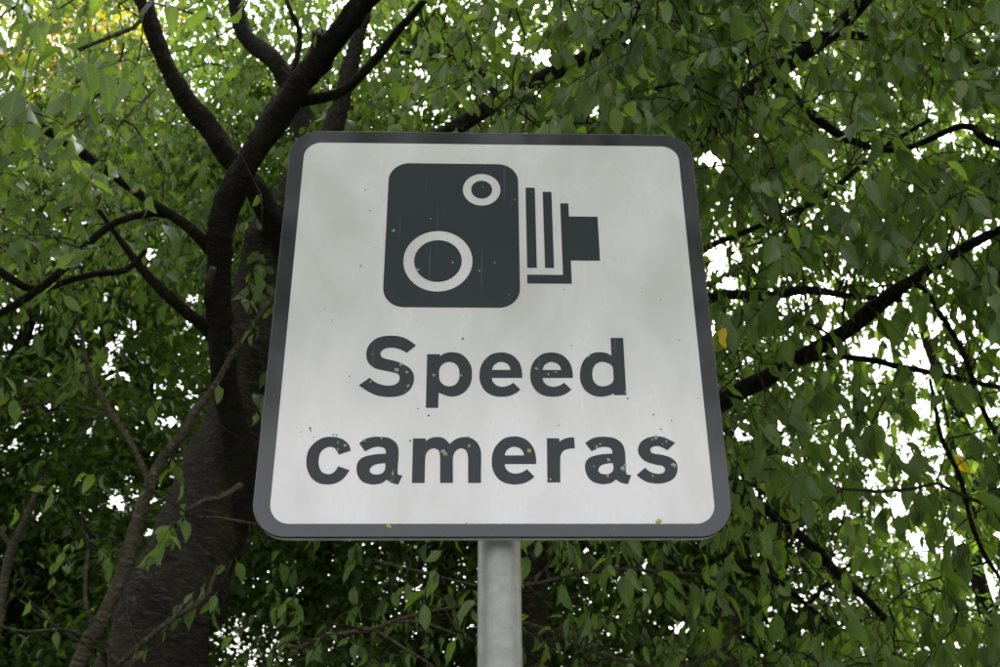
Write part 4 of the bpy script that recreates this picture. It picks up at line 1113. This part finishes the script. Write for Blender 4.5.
# ------------------------------------------------------------ the wood behind
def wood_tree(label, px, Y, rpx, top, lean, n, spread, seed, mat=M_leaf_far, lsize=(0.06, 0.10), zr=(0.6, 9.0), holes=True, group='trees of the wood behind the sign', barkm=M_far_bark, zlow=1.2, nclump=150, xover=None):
    rg = np.random.default_rng(seed)
    t = empty('woodland_tree', label, 'tree', group)
    b = at(px, 667, Y)
    if xover is not None:
        b = np.array([xover, Y, 2.0])
    z0 = b[2]
    x0 = b[0] - lean * z0
    R = rpx / F * ((b - CAM) @ _D) if xover is None else 0.14
    pts = [np.array([x0, Y, -0.15])]
    rad = [R * 1.5]
    for z in np.linspace(0.5, top, 9):
        pts.append(np.array([x0 + lean * z + rg.normal() * 0.05, Y + rg.normal() * 0.08, z])); rad.append(R * (1.08 - 0.85 * z / top))
    ND_ = []
    limb(t, ND_, (np.array(pts), np.array(rad)), barkm, 'trunk', sides=16, ridge=0.004, step=0.12)
    Pt = ND_[-1]
    c = []
    # boughs
    for k in range(16):
        z = rg.uniform(zlow, top * 0.95)
        j = int(np.argmin(abs(Pt[:, 2] - z)))
        s = Pt[j]
        a = rg.uniform(0, 6.28)
        L = rg.uniform(0.5, 1.0) * spread * (1.1 - 0.5 * z / top)
        e = s + np.array([math.cos(a) * L, math.sin(a) * L, rg.uniform(0.1, 0.6) * L])
        mid = (s + e) / 2 + np.array([0, 0, 0.15 * L]) + rg.normal(size=3) * 0.1
        r_ = R * 0.35 * (1 - 0.5 * z / top)
        P_ = np.array([s, mid, e])
        o, Pc, Rc = stem('limb', P_, np.array([r_, r_ * 0.6, 0.008]), barkm, t, sides=7, step=0.2, rough=0.05, seed=k)
        c.append(Pc[len(Pc) // 3:])
    c = np.concatenate(c)
    # leaf clumps round the boughs
    cen = c[rg.integers(0, len(c), nclump)] + rg.normal(size=(nclump, 3)) * np.array([0.30, 0.30, 0.25]) * spread
    lowc = np.stack([x0 + rg.normal(size=nclump // 2) * spread * 0.6, Y + rg.normal(size=nclump // 2) * spread * 0.4, rg.uniform(zr[0], zr[1], nclump // 2)], -1)
    cen = np.vstack([cen, lowc])
    cr = rg.uniform(0.16, 0.42, len(cen)) * spread * 0.5
    k = rg.integers(0, len(cen), n)
    off = rg.normal(size=(n, 3)) * cr[k][:, None] * np.array([1.0, 1.0, 0.55])
    P = cen[k] + off
    P = P[(P[:, 2] > 0.3) & (P[:, 1] > Y - spread * 1.2)]
    if xover is not None:
        P = P[abs(P[:, 0]) > 3.6]
    if holes:
        px_, py_, z_ = project(P)
        P = P[rg.uniform(size=len(P)) < keep_prob(px_, py_, 0.85)]
    n = len(P)
    a = rg.uniform(0, 6.28, n)
    D = np.stack([np.cos(a), np.sin(a), rg.uniform(-1.3, 0.3, n)], -1)
    tint = np.clip(0.5 * rg.uniform(size=len(cen))[k[:n]] + 0.5 * rg.uniform(size=n), 0, 1) * 0.93
    Bm = basis(D, rg.uniform(-0.9, 0.9, n))
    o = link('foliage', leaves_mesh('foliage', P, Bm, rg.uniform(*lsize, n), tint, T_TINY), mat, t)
    o['kind'] = 'stuff'
    return t

for tr_, nd_, n_, sd_ in TW:
    twiglets(tr_, nd_, n_, sd_, M_pale)
twiglets(t1, NODES1[11:14], 10, 98, M_twig)
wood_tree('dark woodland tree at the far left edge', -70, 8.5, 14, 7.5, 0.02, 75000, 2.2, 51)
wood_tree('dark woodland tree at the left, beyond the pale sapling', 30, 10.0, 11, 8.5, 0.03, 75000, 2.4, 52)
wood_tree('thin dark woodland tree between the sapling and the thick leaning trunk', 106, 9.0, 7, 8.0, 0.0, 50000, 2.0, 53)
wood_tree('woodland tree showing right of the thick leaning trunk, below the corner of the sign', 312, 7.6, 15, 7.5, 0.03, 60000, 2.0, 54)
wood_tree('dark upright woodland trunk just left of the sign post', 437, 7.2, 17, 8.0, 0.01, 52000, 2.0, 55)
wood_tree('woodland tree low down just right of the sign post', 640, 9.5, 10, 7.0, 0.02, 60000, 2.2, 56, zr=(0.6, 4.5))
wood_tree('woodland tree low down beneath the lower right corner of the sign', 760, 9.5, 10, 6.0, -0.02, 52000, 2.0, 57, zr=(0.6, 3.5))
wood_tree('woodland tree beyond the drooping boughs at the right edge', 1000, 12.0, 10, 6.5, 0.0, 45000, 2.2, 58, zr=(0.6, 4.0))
wood_tree('tall pale green woodland tree high behind the right boughs', 800, 9.5, 9, 11.5, 0.0, 26000, 2.4, 60, zr=(7.5, 11.5), zlow=7.2, mat=M_leaf, lsize=(0.07, 0.11))
wood_tree('tall woodland tree behind the top right corner of the view', 1010, 9.5, 9, 11.5, 0.0, 22000, 2.4, 61, zr=(7.5, 11.5), zlow=7.2, mat=M_leaf, lsize=(0.07, 0.11))
wood_tree('unseen roadside tree added beyond the left edge of the view to shade the post', 0, 1.2, 9, 7.5, 0.0, 30000, 2.4, 71, xover=-6.6, lsize=(0.08, 0.12))  # out of frame, added to shade the post and sign
wood_tree('unseen roadside tree added beyond the right edge of the view to shade the post', 0, 1.4, 9, 7.5, 0.0, 30000, 2.4, 72, xover=6.8, lsize=(0.08, 0.12))  # its counterpart, also unseen and added for the shade it gives
wood_tree('yellow autumn tree showing in the top left corner', -60, 7.8, 8, 10.2, -0.0, 15000, 1.0, 59, mat=M_leaf_yel, zr=(8.2, 10.2), lsize=(0.05, 0.08), group=None, nclump=60, zlow=7.4)
